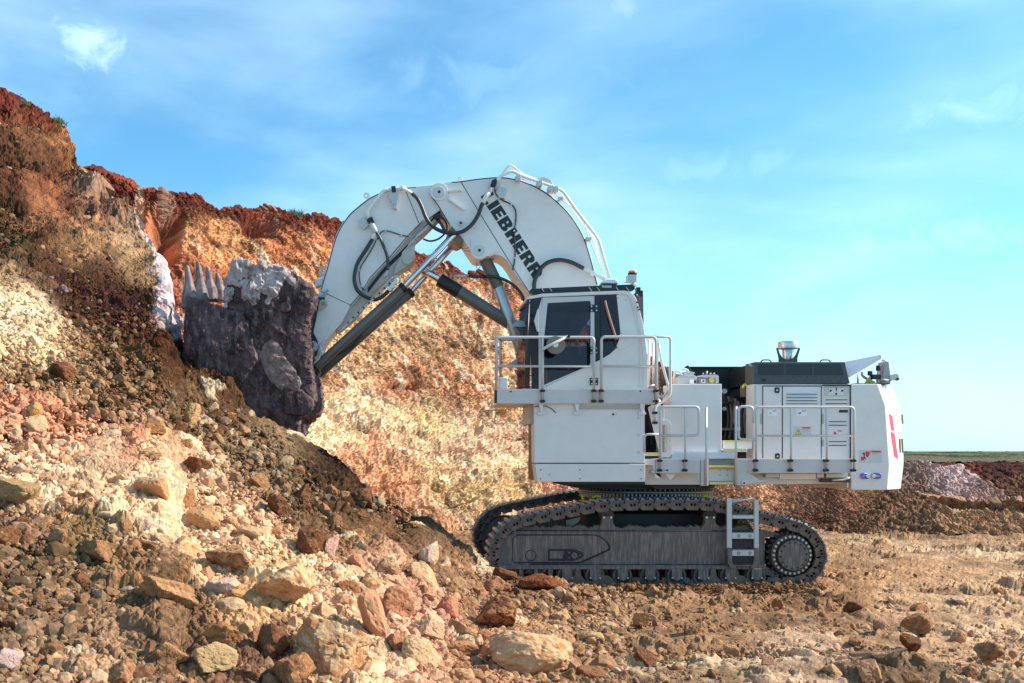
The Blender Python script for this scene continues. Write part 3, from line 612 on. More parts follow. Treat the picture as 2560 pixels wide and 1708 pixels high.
# on the slope
r1 = np.random.default_rng(11); n = 21000
px = r1.uniform(-150, 1560, n); yt = np.interp(px, PT[:, 0], PT[:, 1]); py = yt + (1760 - yt) * r1.random(n) ** 0.85
d = pile_depth(px, py); keep = r1.random(n) < np.interp(py, [400, 800, 1000], [0.25, 0.6, 1.0])
px, py, d = px[keep], py[keep], d[keep]; n = len(px)
size = 0.028 * np.exp(r1.normal(0, 0.55, n)) * np.interp(py, [500, 1100, 1700], [1.9, 1.5, 1.15]); size = np.clip(size, 0.015, 0.16)
pos = to_xyz(px, py, d); pos[:, 2] += 0.05; pos[:, 1] -= 0.07
scatter('rubble', pos, size, stone_col(zone_colour(px, py, PILE_C), r1), 'loose small stones and pebbles covering the rubble slope', 'rubble', 12)
n = 30000; px = r1.uniform(-150, 1560, n); yt = np.interp(px, PT[:, 0], PT[:, 1]); py = yt + (1760 - yt) * r1.random(n) ** 0.8; d = pile_depth(px, py)
k = r1.random(n) < np.interp(py, [400, 750, 900], [0.1, 0.7, 1.0]); px, py, d = px[k], py[k], d[k]
size = np.clip(0.016 * np.exp(r1.normal(0, 0.4, len(px))), 0.008, 0.05) * np.interp(py, [500, 1100, 1700], [2.0, 1.5, 1.1]); pos = to_xyz(px, py, d); pos[:, 2] += 0.06; pos[:, 1] -= 0.09
scatter('rock_chips', pos, size, stone_col(zone_colour(px, py, PILE_C), r1), 'fine angular rock chips lying between the stones of the slope', 'rock chips', 15, sub=1)
n = 2600; px = r1.uniform(-100, 1520, n); yt = np.interp(px, PT[:, 0], PT[:, 1]); py = np.maximum(yt + 25, 1120) + (1750 - np.maximum(yt + 25, 1120)) * r1.random(n) ** 0.7; d = pile_depth(px, py)
k = (r1.random(n) < np.interp(px, [0, 300, 700, 1300], [0.35, 0.5, 1.0, 1.0])) & (py < 1750); px, py, d = px[k], py[k], d[k]
size = np.clip(0.075 * np.exp(r1.normal(0, 0.28, len(px))), 0.05, 0.12); pos = to_xyz(px, py, d); pos[:, 2] += 0.05; pos[:, 1] -= 0.06
scatter('broken_stone', pos, size, stone_col(zone_colour(px, py, PILE_C), r1) * 0.95, 'fist to head sized broken stones packed between the boulders of the slope', 'broken stone', 16, sub=3, variants=24)
# on the pit floor
n = 9000; px = r1.uniform(1150, 2650, n); py = 1215 + (1760 - 1215) * r1.random(n) ** 0.8
w = np.clip(np.interp(px, [1200, 1700, 2100, 2600], [1, 0.8, 0.35, 0.25]) + 0.8 * np.exp(-(((px - 2210) / 80) ** 2 + ((py - 1585) / 35) ** 2)) + 0.8 * np.exp(-(((px - 2480) / 60) ** 2 + ((py - 1650) / 40) ** 2)), 0, 1)
k = r1.random(n) < w; px, py = px[k], py[k]; n = len(px); d = H * F / (py - CY)
size = np.clip(0.022 * np.exp(r1.normal(0, 0.5, n)), 0.01, 0.11); pos = to_xyz(px, py, d); pos[:, 2] += size * 0.1
scatter('gravel', pos, size, stone_col(zone_colour(px, py, GR_C, 23, 0.8), r1) * 0.8, 'small stones and dry clods strewn over the pit floor', 'gravel', 13)
# clods pushed up along the near track
n = 900; px = r1.uniform(1380, 2060, n); d = r1.uniform(19.35, 20.05, n); size = np.clip(0.032 * np.exp(r1.normal(0, 0.45, n)), 0.015, 0.10)
pos = np.stack([(px - CX) / F * d, d - D0, size * 0.3 + 0.03 * r1.random(n)], -1)
scatter('loose_clods', pos, size, np.array(s2l((165, 122, 84))) * r1.uniform(0.35, 0.95, (n, 1)) * ALB, 'loose dry clods pushed up along the bottom of the near track', 'clods', 17)
# talus at the foot of the cliff
n = 5200; px = r1.uniform(700, 2250, n); yb = np.interp(px, BY[:, 0], BY[:, 1]); yt = np.interp(px, BT[:, 0], BT[:, 1]); py = yb + (yt - yb) * r1.random(n) ** 2 * 0.8
d = cliff_depth(px, py); size = np.clip(0.07 * np.exp(r1.normal(0, 0.5, n)), 0.04, 0.25) * np.interp(px, [1600, 1900], [1, 0.45]); pos = to_xyz(px, py, d); pos[:, 1] -= 0.15
scatter('talus', pos, size, stone_col(zone_colour(px, py, CL_C, 13), r1), 'fallen stones scattered down the face of the cliff', 'talus', 14, sub=1)

# boulders, each a thing
def boulder_mat(name, rgb, mott):
    m = bpy.data.materials.new(name); m.use_nodes = True; t = m.node_tree; b = t.nodes['Principled BSDF']; setin(b, 'Roughness', 0.9); setin(b, 'Specular IOR Level', 0.2)
    c = nd(t, 'ShaderNodeTexCoord').outputs['Object']; oi = nd(t, 'ShaderNodeObjectInfo')
    vec = nd(t, 'ShaderNodeVectorMath', operation='ADD'); t.links.new(c, vec.inputs[0]); t.links.new(oi.outputs['Location'], vec.inputs[1]); v = vec.outputs[0]
    lin = tuple(q * 0.78 * w_ for q, w_ in zip(s2l(rgb), (1.12, 0.92, 0.78))); li2 = tuple(q * 0.70 * w_ for q, w_ in zip(s2l(mott), (1.12, 0.91, 0.77)))
    col = mixc(t, ramp(t, noise(t, v, 3.0, 8, 0.65, 0.6), 0.38, 0.62), lin, li2)
    col = mixc(t, ramp(t, noise(t, v, 14, 8, 0.7), 0.3, 0.75, 0, 0.55), col, tuple(q * 0.5 for q in li2))
    col = mixc(t, ramp(t, noise(t, v, 6, 6, 0.6), 0.6, 0.72, 0, 0.5), col, (0.62, 0.56, 0.48))
    t.links.new(col, b.inputs['Base Color'])
    bn = nd(t, 'ShaderNodeBump'); bn.inputs['Strength'].default_value = 0.75; bn.inputs['Distance'].default_value = 0.05
    t.links.new(noise(t, v, 7, 12, 0.72), bn.inputs['Height']); t.links.new(bn.outputs[0], b.inputs['Normal'])
    return m
BM = {}
def bmat(rgb, mott):
    k = (rgb, mott)
    if k not in BM: BM[k] = boulder_mat('boulder_stone', rgb, mott)
    return BM[k]
def surf(px, py):
    """point on the slope or the pit floor, whichever is nearer the eye there"""
    dg = H * F / (max(py, 1190) - CY); dp = float(pile_depth(np.array(px), np.array(py))) if px < 1640 and py > np.interp(px, PT[:, 0], PT[:, 1]) else 1e9
    return min(dg, dp)
def put_boulder(px, py, w, h, rgb, mott, label, seed, tilt=0.0, group=None, n=5, k=12, mesh=None, lift=0.12, name='boulder', cat='boulder', dd=None):
    yb = py + h * 0.35
    d = (dd if dd else surf(px, min(yb, 1760))) * (0.988 if mesh is None else 1.0)
    W_, H_ = w * d / F / 2, h * d / F / 2
    if mesh is None:
        me = bpy.data.meshes.new(name); make_mesh(me, rock_shape(n, seed, 10, k, 0.11), ICO[n][1], smooth=False); me.materials.append(bmat(rgb, mott))
    else: me = mesh
    o = bpy.data.objects.new(name, me); COL.objects.link(o)
    o.location = ((px - CX) / F * d, d - D0 + W_ * 0.1, H - (py - CY) / F * d)
    o.scale = (W_ * 1.12, (W_ + H_) * 0.55, H_ * 1.15); o.rotation_euler = (0, tilt, 0)
    tag(o, label, cat, group); return o
CRM, TAN, PNK, OCH, BRN, DRK, LIL, OLV = (238, 215, 178), (212, 175, 134), (222, 168, 138), (212, 160, 112), (158, 116, 82), (104, 68, 46), (235, 212, 212), (182, 152, 112)
HERO = [
 (855, 1618, 200, 165, CRM, OCH, 'huge cream and ochre boulder at the bottom, below the long leaning pinkish stone', .2),
 (934, 1544, 74, 125, PNK, TAN, 'long pinkish stone leaning upright right beside the huge cream boulder', -.5),
 (1236, 1540, 105, 92, OCH, DRK, 'ochre boulder with a dark split right side, above the wide yellow boulder', .1),
 (1316, 1640, 190, 112, OCH, CRM, 'wide yellow ochre boulder at the bottom edge where the slope meets the pit floor', .05),
 (712, 1468, 175, 130, CRM, OCH, 'big pitted yellow cream boulder in the middle of the slope foot', .5),
 (413, 1484, 150, 112, BRN, TAN, 'blocky grey brown boulder with a yellow earth patch on its left', .0),
 (556, 1476, 78, 56, CRM, LIL, 'pale squarish stone between the grey brown block and the pitted yellow boulder', -.2),
 (578, 1523, 82, 46, CRM, TAN, 'low rounded cream stone just below the pale squarish stone', .1),
 (632, 1498, 105, 62, (225, 195, 130), OCH, 'yellow wedge shaped stone tucked under the pitted yellow boulder', .4),
 (564, 1597, 118, 72, OCH, BRN, 'flat topped ochre block above the tilted pale slab', .0),
 (530, 1657, 132, 76, (205, 180, 135), (222, 196, 150), 'tilted pale slab near the bottom edge', .25),
 (425, 1640, 95, 84, TAN, BRN, 'brown pointed boulder left of the tilted pale slab', .5),
 (236, 1370, 112, 74, OLV, BRN, 'olive brown boulder high on the left half of the slope foot', .5),
 (586, 1402, 135, 82, TAN, BRN, 'broad grey tan boulder above the pale squarish stone', .2),
 (26, 1652, 58, 62, LIL, LIL, 'smooth white lilac stone in the lower left corner', .1),
 (148, 1348, 48, 50, TAN, BRN, 'grey tan stone standing left of the olive brown boulder', .0),
 (1064, 1388, 64, 70, LIL, CRM, 'white jagged rock at the right end of the slope crest', .5),
 (1056, 1447, 86, 60, TAN, CRM, 'tan wedge stone below the white jagged rock', .6),
 (1243, 1468, 56, 46, PNK, BRN, 'pinkish clod below the brown clod in front of the track', .0),
 (1252, 1434, 66, 46, DRK, BRN, 'brown crumbly clod resting against the front of the crawler track', .1),
 (1356, 1462, 98, 52, DRK, (165, 100, 55), 'rust brown clod of earth under the first track rollers', .1),
 (1052, 1640, 116, 80, TAN, CRM, 'pale tan boulder right of the pinkish block at the bottom edge', .3),
 (1002, 1616, 66, 76, PNK, BRN, 'pinkish upright block right of the huge cream boulder', .1),
 (1152, 1584, 98, 62, TAN, OLV, 'grey tan boulder left of the wide yellow boulder', .3),
 (998, 1514, 90, 76, PNK, BRN, 'pink brown crumbly boulder right of the long leaning stone', .6),
 (976, 1427, 58, 54, CRM, OLV, 'pale cream stone above the pink brown crumbly boulder', .3),
 (1122, 1526, 48, 62, (215, 135, 110), PNK, 'red pink pointed stone left of the ochre split boulder', .2),
 (1072, 1577, 102, 72, (232, 195, 165), CRM, 'pale pink rounded boulder below the red pink pointed stone', .4),
 (1156, 1628, 74, 40, OCH, TAN, 'small triangular ochre stone left of the wide yellow boulder', .0),
 (1222, 1604, 60, 46, (190, 120, 90), PNK, 'red brown stone touching the upper left of the wide yellow boulder', .2),
 (1480, 1684, 66, 46, (175, 125, 90), BRN, 'red brown stone lying on the pit floor right of the wide yellow boulder', .2),
 (1474, 1594, 66, 32, (225, 205, 165), TAN, 'flat pale greenish stone on the pit floor', .1),
 (1612, 1545, 58, 36, (222, 190, 130), OCH, 'yellow pointed stone on the pit floor below the middle of the track', .0),
 (2133, 1521, 46, 28, DRK, BRN, 'dark brown stone alone on the pit floor right of the track', .0),
 (2205, 1568, 42, 34, (215, 190, 170), PNK, 'pale stone on top of the small clod heap on the right floor', .3),
 (2042, 1623, 36, 13, LIL, CRM, 'flat white stone on the bare floor left of the clod heap', .0),
 (2478, 1632, 62, 48, TAN, BRN, 'pointed tan clod near the lower right corner', .2),
 (81, 1025, 40, 38, (240, 210, 140), OCH, 'yellow cube like stone on the upper left of the slope', .1),
 (477, 1036, 44, 54, (235, 195, 145), TAN, 'tall tan stone standing alone in the middle of the grey slope', .0),
 (263, 1287, 56, 34, (250, 240, 220), CRM, 'flat white stone in the pale middle of the slope', .1),
 (388, 1218, 86, 74, (230, 185, 140), TAN, 'large salmon boulder half buried in the middle of the slope', .4),
 (775, 1354, 84, 72, DRK, BRN, 'dark brown pitted boulder below the hollow in the slope', .0),
 (826, 1370, 50, 62, LIL, (235, 190, 180), 'white lilac stone right beside the dark pitted boulder', .4),
 (512, 1294, 76, 62, (215, 180, 130), TAN, 'rounded tan boulder right of the salmon boulder, lower down', .4),
 (42, 1232, 105, 78, (190, 170, 125), OLV, 'broad grey olive boulder at the left edge of the slope', .3),
 (158, 935, 74, 44, BRN, DRK, 'brown lump at the foot of the pale cream face', .4),
 (92, 1062, 54, 40, (225, 200, 160), CRM, 'cream stone right below the yellow cube like stone', .0),
 (466, 1112, 42, 34, TAN, BRN, 'small tan boulder below the tall tan stone', .0),
 (494, 1166, 56, 46, BRN, DRK, 'brown boulder in the centre of the slope', .2),
 (382, 1073, 54, 34, OCH, BRN, 'ochre stone left of and below the tall tan stone', .1),
 (700, 1262, 66, 60, DRK, BRN, 'dark brown hollowed lump high on the slope under the bucket', .0),
 (620, 1330, 64, 44, TAN, CRM, 'tan stone left of and above the dark pitted boulder', .2),
 (890, 1405, 70, 52, (225, 185, 150), PNK, 'pink tan boulder right of the white lilac stone', .3),
 (1135, 1470, 62, 50, TAN, OLV, 'grey tan stone left of the pinkish clod, below the slope end', .3),
]
for i, (x, y, w, h, a, b, lab, tl) in enumerate(HERO):
    put_boulder(x, y, w, h, a, b, lab, 900 + i * 13, tl, n=5 if w > 90 else 4, group='boulders on the rubble slope' if x < 1420 else 'stones on the pit floor')
# the others, on shared meshes
VAR = []
PALS = [(CRM, OCH, 'cream'), (TAN, BRN, 'tan'), (PNK, TAN, 'pinkish'), (OCH, BRN, 'ochre'), (BRN, DRK, 'brown'), (DRK, BRN, 'dark brown'), (LIL, CRM, 'whitish'), ((178, 148, 108), BRN, 'drab')]
for i in range(32):
    a, b, nm = PALS[i % 8]; me = bpy.data.meshes.new('boulder'); make_mesh(me, rock_shape(4, 3000 + i * 7, 10, 11, 0.12), ICO[4][1], smooth=False); me.materials.append(bmat(a, b)); VAR.append((me, nm))
taken = [(h[0], h[1], max(h[2], h[3]) * 0.5) for h in HERO]
NEAR = ['huge cream boulder', 'long leaning stone', 'dark split ochre boulder', 'wide yellow boulder', 'pitted yellow boulder', 'grey brown block', 'pale squarish stone', None, None, 'flat topped ochre block', 'tilted pale slab', 'brown pointed boulder', 'olive brown boulder', 'broad grey tan boulder', 'lower left white stone', None, 'white jagged rock', None, None, 'brown clod by the track', 'rust brown clod', None, None, None, 'pink brown crumbly boulder', None, 'red pink pointed stone', None, None, None, None, 'flat greenish stone', 'yellow pointed stone', 'lone dark brown stone', 'small clod heap', 'flat white stone', 'pointed tan clod', 'yellow cube like stone', 'tall tan stone', 'flat white slope stone', 'large salmon boulder', 'dark pitted boulder', None, 'rounded tan boulder', 'broad olive boulder', 'brown lump', None, None, 'central brown boulder', 'ochre slope stone', 'dark hollowed lump', None, 'pink tan boulder', None]
USED = set()
def place_label(px, py, w, h, sl, nm):
    c = sorted(((px - H_[0]) ** 2 + (py - H_[1]) ** 2, i) for i, H_ in enumerate(HERO) if i < len(NEAR) and NEAR[i])
    far = 'far ' if c[0][0] > 150 ** 2 else 'well ' if c[0][0] > 90 ** 2 else 'just '
    def way(i):
        dx, dy = px - HERO[i][0], py - HERO[i][1]
        return ('right of' if dx > 0 else 'left of') if abs(dx) > abs(dy) * 1.3 else ('below' if dy > 0 else 'above') if abs(dy) > abs(dx) * 1.3 else ('lower' if dy > 0 else 'upper') + (' right of' if dx > 0 else ' left of')
    shp = 'flattish' if h / w < 0.7 else 'round' if h / w > 0.85 else 'oval'
    for k in range(8):
        i = c[k][1]; i2 = c[k + 1][1]
        for l in (f'{sl} {shp} {nm} stone, {far}{way(i)} the {NEAR[i]}', f'{sl} {shp} {nm} stone {way(i)} the {NEAR[i]}, {way(i2)} the {NEAR[i2]}'):
            l = l.replace('far below', 'far below')
            if l not in USED and len(l.split()) <= 16: USED.add(l); return l
    return l
r2 = np.random.default_rng(77); cnt = 0
while cnt < 235:
    px = r2.uniform(0, 1500) if cnt < 205 else r2.uniform(1450, 2560); top = np.interp(px, PT[:, 0], PT[:, 1])
    py = max(top + 20, 1000) + (1705 - max(top + 20, 1000)) * r2.random() ** 0.7 if px < 1450 else r2.uniform(1480, 1705)
    if 540 < px < 900 and py < 1220 and r2.random() < 0.8: continue
    d = surf(px, py); sz = np.clip(0.17 * math.exp(r2.normal(0, 0.35)), 0.10, 0.36) * (0.55 if px > 1450 else 1.3 if px > 700 and py > 1360 else 0.6 if py < 1200 else 1); w = sz * 2 * F / d
    if px < 330 and py > 1380: w *= 0.6
    if any((px - a) ** 2 + (py - b) ** 2 < (c + w * 0.35) ** 2 for a, b, c in taken): continue
    taken.append((px, py, w * 0.42)); h = w * r2.uniform(0.6, 0.95)
    c = zone_colour(np.array([px]), np.array([py]), PILE_C if px < 1450 else GR_C)[0]
    lum = c.mean()
    pool = [4, 5, 1, 7, 3, 4] if lum < 0.16 else [1, 3, 2, 7, 0, 4, 1] if lum < 0.34 else [0, 1, 2, 6, 3, 0, 2, 0]
    vi = pool[r2.integers(len(pool))] + 8 * int(r2.integers(4))
    me, nm = VAR[vi]
    sl = 'larger' if w > 62 else 'middling' if w > 42 else 'small'
    o = put_boulder(px, py, w, h, None, None, place_label(px, py, w, h, sl, nm), 0, 0, 'loose stones on the pit floor' if px >= 1450 else 'loose boulders on the rubble slope', mesh=me)
    o.rotation_euler = (r2.uniform(-0.5, 0.5), r2.uniform(-0.6, 0.6), r2.uniform(0, 6.28)); cnt += 1
# the splintered board on the pit floor
bd = MB(); d = surf(2192, 1640) - D0
bd.loft([[Vector((W(x, y, d).x, d + dy, W(x, y, d).z + dz)) for dy, dz in ((-0.05, 0), (0.06, 0.01), (0.05, 0.05), (-0.04, 0.045))] for x, y in ((2126, 1641), (2150, 1640), (2200, 1638), (2235, 1637), (2262, 1630))], smooth=False)
o = bd.build('board', material('weathered_brown_wood', (0.16, 0.09, 0.05), 0.8, 0, 0.5, (0.07, 0.04, 0.025), 9, bump=0.6)); tag(o, 'weathered brown splintered board lying below the small clod heap', 'board')
# grass tufts on the rim of the cliff
gm = material('dry_green_grass', (0.10, 0.12, 0.04), 0.8)
def tuft(px, py, d, h, n, label):
    b = bmesh.new(); r_ = random.Random(int(px)); c = Vector(((px - CX) / F * d, d - D0, H - (py - CY) / F * d))
    for i in range(n):
        a = r_.uniform(0, 6.28); sp = r_.uniform(0.1, 0.9) * h; k = h * r_.uniform(0.5, 1); base = c + Vector((r_.uniform(-1, 1) * h * 0.7, r_.uniform(-.3, .3), -0.1))
        tip = base + Vector((math.cos(a) * sp, math.sin(a) * sp, k)); mid = (base + tip) / 2 + Vector((0, 0, k * 0.2)); wv = Vector((0.012, 0.006, 0))
        v = [b.verts.new(q) for q in (base - wv, base + wv, mid + wv * .7, tip, mid - wv * .7)]; b.faces.new(v)
    me = bpy.data.meshes.new('grass_tuft'); b.to_mesh(me); b.free(); me.materials.append(gm); o = bpy.data.objects.new('grass_tuft', me); COL.objects.link(o)
    tag(o, label, 'grass tuft', 'grass tufts on the cliff rim')
tuft(735, 541, 39.5, 0.42, 160, 'wide green grass tuft on the rim of the cliff left of the stick')
tuft(68, 257, 30.2, 0.14, 80, 'dry grass tuft on the rim near the upper left corner')
tuft(150, 300, 29.4, 0.16, 70, 'dry grass tuft on the overhanging corner of the left spur')
tuft(460, 503, 35.5, 0.22, 50, 'sparse grass tuft on the rim above the dark cave')

# ================================================================== THE EXCAVATOR
EX = empty('excavator', Vector((W(1612, 1464, 2.45).x, 2.45, 0)))
tag(EX, 'large white mining excavator on muddy crawler tracks digging into the slope with its bucket', 'excavator')

# ---------------------------------------------------------- tracks
TP = [(1505, 1253), (1640, 1250), (1783, 1252), (1850, 1268), (1906, 1284), (1967, 1297), (2018, 1313), (2046, 1333), (2062, 1358), (2069, 1388), (2064, 1416), (2050, 1440), (2028, 1458), (1998, 1468), (1950, 1470),
      (1800, 1470), (1500, 1470), (1330, 1468), (1285, 1460), (1250, 1444), (1229, 1418), (1221, 1388), (1228, 1352), (1246, 1326), (1272, 1304), (1313, 1290), (1384, 1276), (1440, 1265)]
def track_path(Yc):
    pts = catmull([W(p[0], p[1], 0) for p in TP] + [W(TP[0][0], TP[0][1], 0)], 8)
    P_ = [Vector((v.x, Yc, v.z)) for v in pts]
    L_ = [0.0]
    for a, b in zip(P_, P_[1:]): L_.append(L_[-1] + (b - a).length)
    return P_, L_
def path_at(P_, L_, s):
    s = s % L_[-1]
    i = max(0, min(len(P_) - 2, int(np.searchsorted(L_, s)) - 1)); t = (s - L_[i]) / max(1e-6, L_[i + 1] - L_[i])
    return P_[i].lerp(P_[i + 1], t)
def shoe_mesh(pitch, outside):
    m = bmesh.new()
    def box(x0, x1, y0, y1, z0, z1, ch=0.0):
        vs = [m.verts.new(v) for v in ((x0 + ch, y0, z0), (x1 - ch, y0, z0), (x1, y0, z1), (x0, y0, z1), (x0 + ch, y1, z0), (x1 - ch, y1, z0), (x1, y1, z1), (x0, y1, z1))]
        for q in ((0, 1, 2, 3), (7, 6, 5, 4), (0, 4, 5, 1), (1, 5, 6, 2), (2, 6, 7, 3), (3, 7, 4, 0)): m.faces.new([vs[i] for i in q])
    p = pitch / 2
    # pad and its grousers (z points outward from the loop)
    box(-p * 0.97, p * 0.90, 0.0, 0.72, -0.035, 0.0)
    return m, box
def build_shoe(pitch):
    m, box = shoe_mesh(pitch, True)
    p = pitch / 2
    def link(y0, y1):
        # rounded link plate: an outline in x-z, hanging inside the pad
        o = [(-p * 0.98, -0.055), (-p * 1.02, -0.10), (-p * 0.95, -0.155), (-p * 0.75, -0.20), (-p * 0.45, -0.215), (p * 0.75, -0.215), (p * 0.86, -0.17), (p * 0.80, -0.11), (p * 0.86, -0.036), (-p * 0.9, -0.036)]
        a = [m.verts.new((x, y0, z)) for x, z in o]; b = [m.verts.new((x, y1, z)) for x, z in o]
        m.faces.new(a); m.faces.new(b[::-1])
        for i in range(len(o)): m.faces.new((a[i], b[i], b[(i + 1) % len(o)], a[(i + 1) % len(o)]))
    link(0.03, 0.10); link(0.55, 0.62)
    # recessed pad lugs and bolts on the link face
    for x in (-0.02, 0.05):
        for k in range(2):
            box(x - 0.018, x + 0.018, 0.005, 0.028, -0.125, -0.075, 0.006)
    bmesh.ops.recalc_face_normals(m, faces=m.faces)
    me = bpy.data.meshes.new('track_shoe'); m.to_mesh(me); m.free(); me.materials.append(M['track'])
    m = bmesh.new()
    def lug(x0, x1, y0, y1, h):
        vs = [m.verts.new(v) for v in ((x0, y0, 0.001), (x1, y0, 0.001), (x1, y1, 0.001), (x0, y1, 0.001), (x0 + .015, y0 + .02, h), (x1 - .015, y0 + .02, h), (x1 - .015, y1 - .02, h), (x0 + .015, y1 - .02, h))]
        for q in ((3, 2, 1, 0), (4, 5, 6, 7), (0, 1, 5, 4), (1, 2, 6, 5), (2, 3, 7, 6), (3, 0, 4, 7)): m.faces.new([vs[i] for i in q])
    lug(-0.135, -0.055, 0.0, 0.14, 0.045); lug(0.03, 0.10, 0.0, 0.14, 0.045)
    lug(-0.135, -0.055, 0.18, 0.72, 0.045); lug(0.03, 0.10, 0.18, 0.72, 0.045)
    m2 = bpy.data.meshes.new('grouser'); m.to_mesh(m2); m.free(); m2.materials.append(M['nub'])
    return me, m2
def build_track(Y0, label):
    P_, L_ = track_path(Y0); n = 50; pitch = L_[-1] / n
    if not hasattr(build_track, 'me'): build_track.me = build_shoe(pitch)
    me, m2 = build_track.me
    ch = MB()
    loop = [path_at(P_, L_, i * pitch) for i in range(n)]
    cen = Vector((W(1645, 1370, 0).x, Y0, W(1645, 1370, 0).z))
    tr = None; pins = MB(); shoes = []
    for i in range(n):
        s = i * pitch; a = path_at(P_, L_, s - pitch * 0.5); b = path_at(P_, L_, s + pitch * 0.5); t = (b - a).normalized(); c = (a + b) / 2
        out = Vector((-t.z, 0, t.x))
        if out.dot(c - cen) < 0: out = -out
        X = t if Vector((0, 1, 0)).dot(out.cross(t)) > 0 else -t
        mat = Matrix(((X.x, 0, out.x, c.x), (X.y, 1, out.y, c.y), (X.z, 0, out.z, c.z), (0, 0, 0, 1)))
        shoes.append(mat)
        e = path_at(P_, L_, s + pitch * 0.5) - out * 0.115
        pins.tube([e + Vector((0, 0.02, 0)), e + Vector((0, 0.64, 0))], 0.045, 10)
    tr = pins.build('track', 'track', EX); tr['label'] = label
    for mat in shoes:
        o = bpy.data.objects.new('track_shoe', me); COL.objects.link(o); o.parent = tr; o.matrix_basis = mat
        g = bpy.data.objects.new('grouser', m2); COL.objects.link(g); g.parent = tr; g.matrix_basis = mat
build_track(0.0, 'muddy crawler track on the near side')
build_track(4.1, 'crawler track on the far side, mostly hidden')

def track_frame(Yo, near=True):
    """side beam, rollers, sprocket, idler; Yo = offset of this side"""
    def q(Y): return Yo + Y
    def pw(pts): return [((W(p[0], p[1], 0).x), (W(p[0], p[1], 0).z)) for p in pts]
    m = MB().prism(pw([(1290, 1325), (1909, 1327), (1909, 1413), (1268, 1413), (1262, 1385), (1270, 1345)]), q(0.14), q(0.55), px=False)
    fr = m.build('track_frame', 'frame', EX, 0.012)
    MB().prism(pw([(1245, 1414), (1912, 1414), (1912, 1423), (1250, 1423)]), q(-0.03), q(0.58), px=False).build('ledge', 'frame', fr, 0.005)
    if near:
        MB().prism(pw([(1292, 1338), (1484, 1338), (1500, 1342), (1516, 1354), (1524, 1366), (1524, 1372), (1520, 1376), (1458, 1404), (1448, 1407), (1286, 1407), (1282, 1403), (1282, 1347)]), q(0.115), q(0.1375), px=False).build('cover_plate', 'frame', fr, 0.008)
        T('plate_edge', 'dark', fr, [(1292, 1338), (1484, 1338), (1500, 1342), (1516, 1354), (1524, 1366), (1524, 1372), (1520, 1376), (1458, 1404), (1448, 1407), (1286, 1407), (1282, 1403), (1282, 1347), (1292, 1338)], 0.014, 'n', Y=0.124, seg=6); T('top_edge', 'dark', fr, [(1290, 1327), (1880, 1328)], 0.012, 'n', Y=0.138, seg=6)
        MB().disc(1327, 1389, 0.110, 0.1136, 0.118).build('cap_shadow_gap', 'dark', fr)
        m = MB(); m.disc(1327, 1389, 0.106, 0.1095, 0.10); m.disc(1327, 1389, 0.104, 0.107, 0.085); m.build('round_cap', 'frame', fr, 0.004)
        m = MB(); m.prism(pw([(1372, 1374), (1438, 1374), (1456, 1381), (1463, 1389), (1456, 1397), (1438, 1404), (1372, 1404)]), 0.108, 0.113, px=False); m.build('recess_plate', 'dark', fr, 0.003)
        m = MB(); m.prism(pw([(1376, 1379), (1412, 1379), (1408, 1398), (1376, 1398)]), 0.100, 0.106, px=False); m.disc(1436, 1389, 0.098, 0.106, 0.062); m.disc(1436, 1389, 0.092, 0.097, 0.035)
        for bx, by in ((1423, 1382), (1423, 1395), (1451, 1388.5)): m.disc(bx, by, 0.10, 0.106, 0.02, 10)
        m.build('grease_hatch', 'frame', fr, 0.003)
    # end bracket by the sprocket
    MB().prism(pw([(1880, 1328), (1908, 1328), (1912, 1420), (1880, 1420)]), q(0.08), q(0.13), px=False).build('end_bracket', 'frame', fr, 0.006)
    # soil lying on the beam
    r_ = random.Random(5 + int(Yo)); xs = np.linspace(1300, 1880, 150)
    c0 = [Vector((W(x, 1327, 0).x, 0, W(x, 1327, 0).z)) for x in xs]
    if near:
        m = MB(); lo = []
        for i, v in enumerate(c0):
            hh = 0.04 + 0.075 * abs(float(vn(np.array([xs[i] / 17.0]), np.array([0.3]), np.array([0.0]))[0])) + 0.03 * r_.random()
            lo.append([v + Vector((0, 0.17, -0.02)), v + Vector((0, 0.19, hh * 0.8)), v + Vector((0, 0.30, hh)), v + Vector((0, 0.48, hh * 0.6)), v + Vector((0, 0.52, -0.02))])
        so = m.loft(lo, smooth=False).build('soil_on_frame', 'dirt', None) if 'dirt' in M else None
    for x in (1417, 1487, 1556, 1624, 1691, 1757, 1824, 1890):
        c = Vector((W(x, 1437, 0).x, 0, W(x, 1437, 0).z))
        m = MB()
        for (y0, y1, rr) in ((0.12, 0.16, 0.205), (0.16, 0.48, 0.165), (0.48, 0.53, 0.205)):
            m.tube([Vector((c.x, q(y0), c.z)), Vector((c.x, q(y1), c.z))], rr, 28)
        ro = m.build('track_roller', 'track', EX)
        if near:
            def dsc(y0, y1, r, mt, nm, zz=0.0):
                m = MB(); m.tube([Vector((c.x, y1, c.z + zz)), Vector((c.x, y0, c.z + zz))], r, 32); return m.build(nm, mt, ro, 0.004)
            dsc(-0.015, 0.028, 0.198, 'track', 'roller_flange', -0.025); dsc(-0.021, -0.0155, 0.165, 'dark', 'roller_recess', -0.025)
            m = MB(); m.prism([(c.x + 0.105 * math.cos(a_), c.z - 0.005 + 0.115 * math.sin(a_)) for a_ in np.linspace(math.pi, 2 * math.pi, 12)] + [(c.x + .105, c.z + .13), (c.x - .105, c.z + .13)], -0.05, -0.0215, px=False); m.build('roller_cap', 'frame', ro, 0.008)
            m = MB()
            for dx in (-.10, .10): m.tube([Vector((c.x + dx, -0.07, c.z - .06)), Vector((c.x + dx, -0.045, c.z - .06))], 0.016, 8)
            m.build('bolt', 'palebolt', ro)
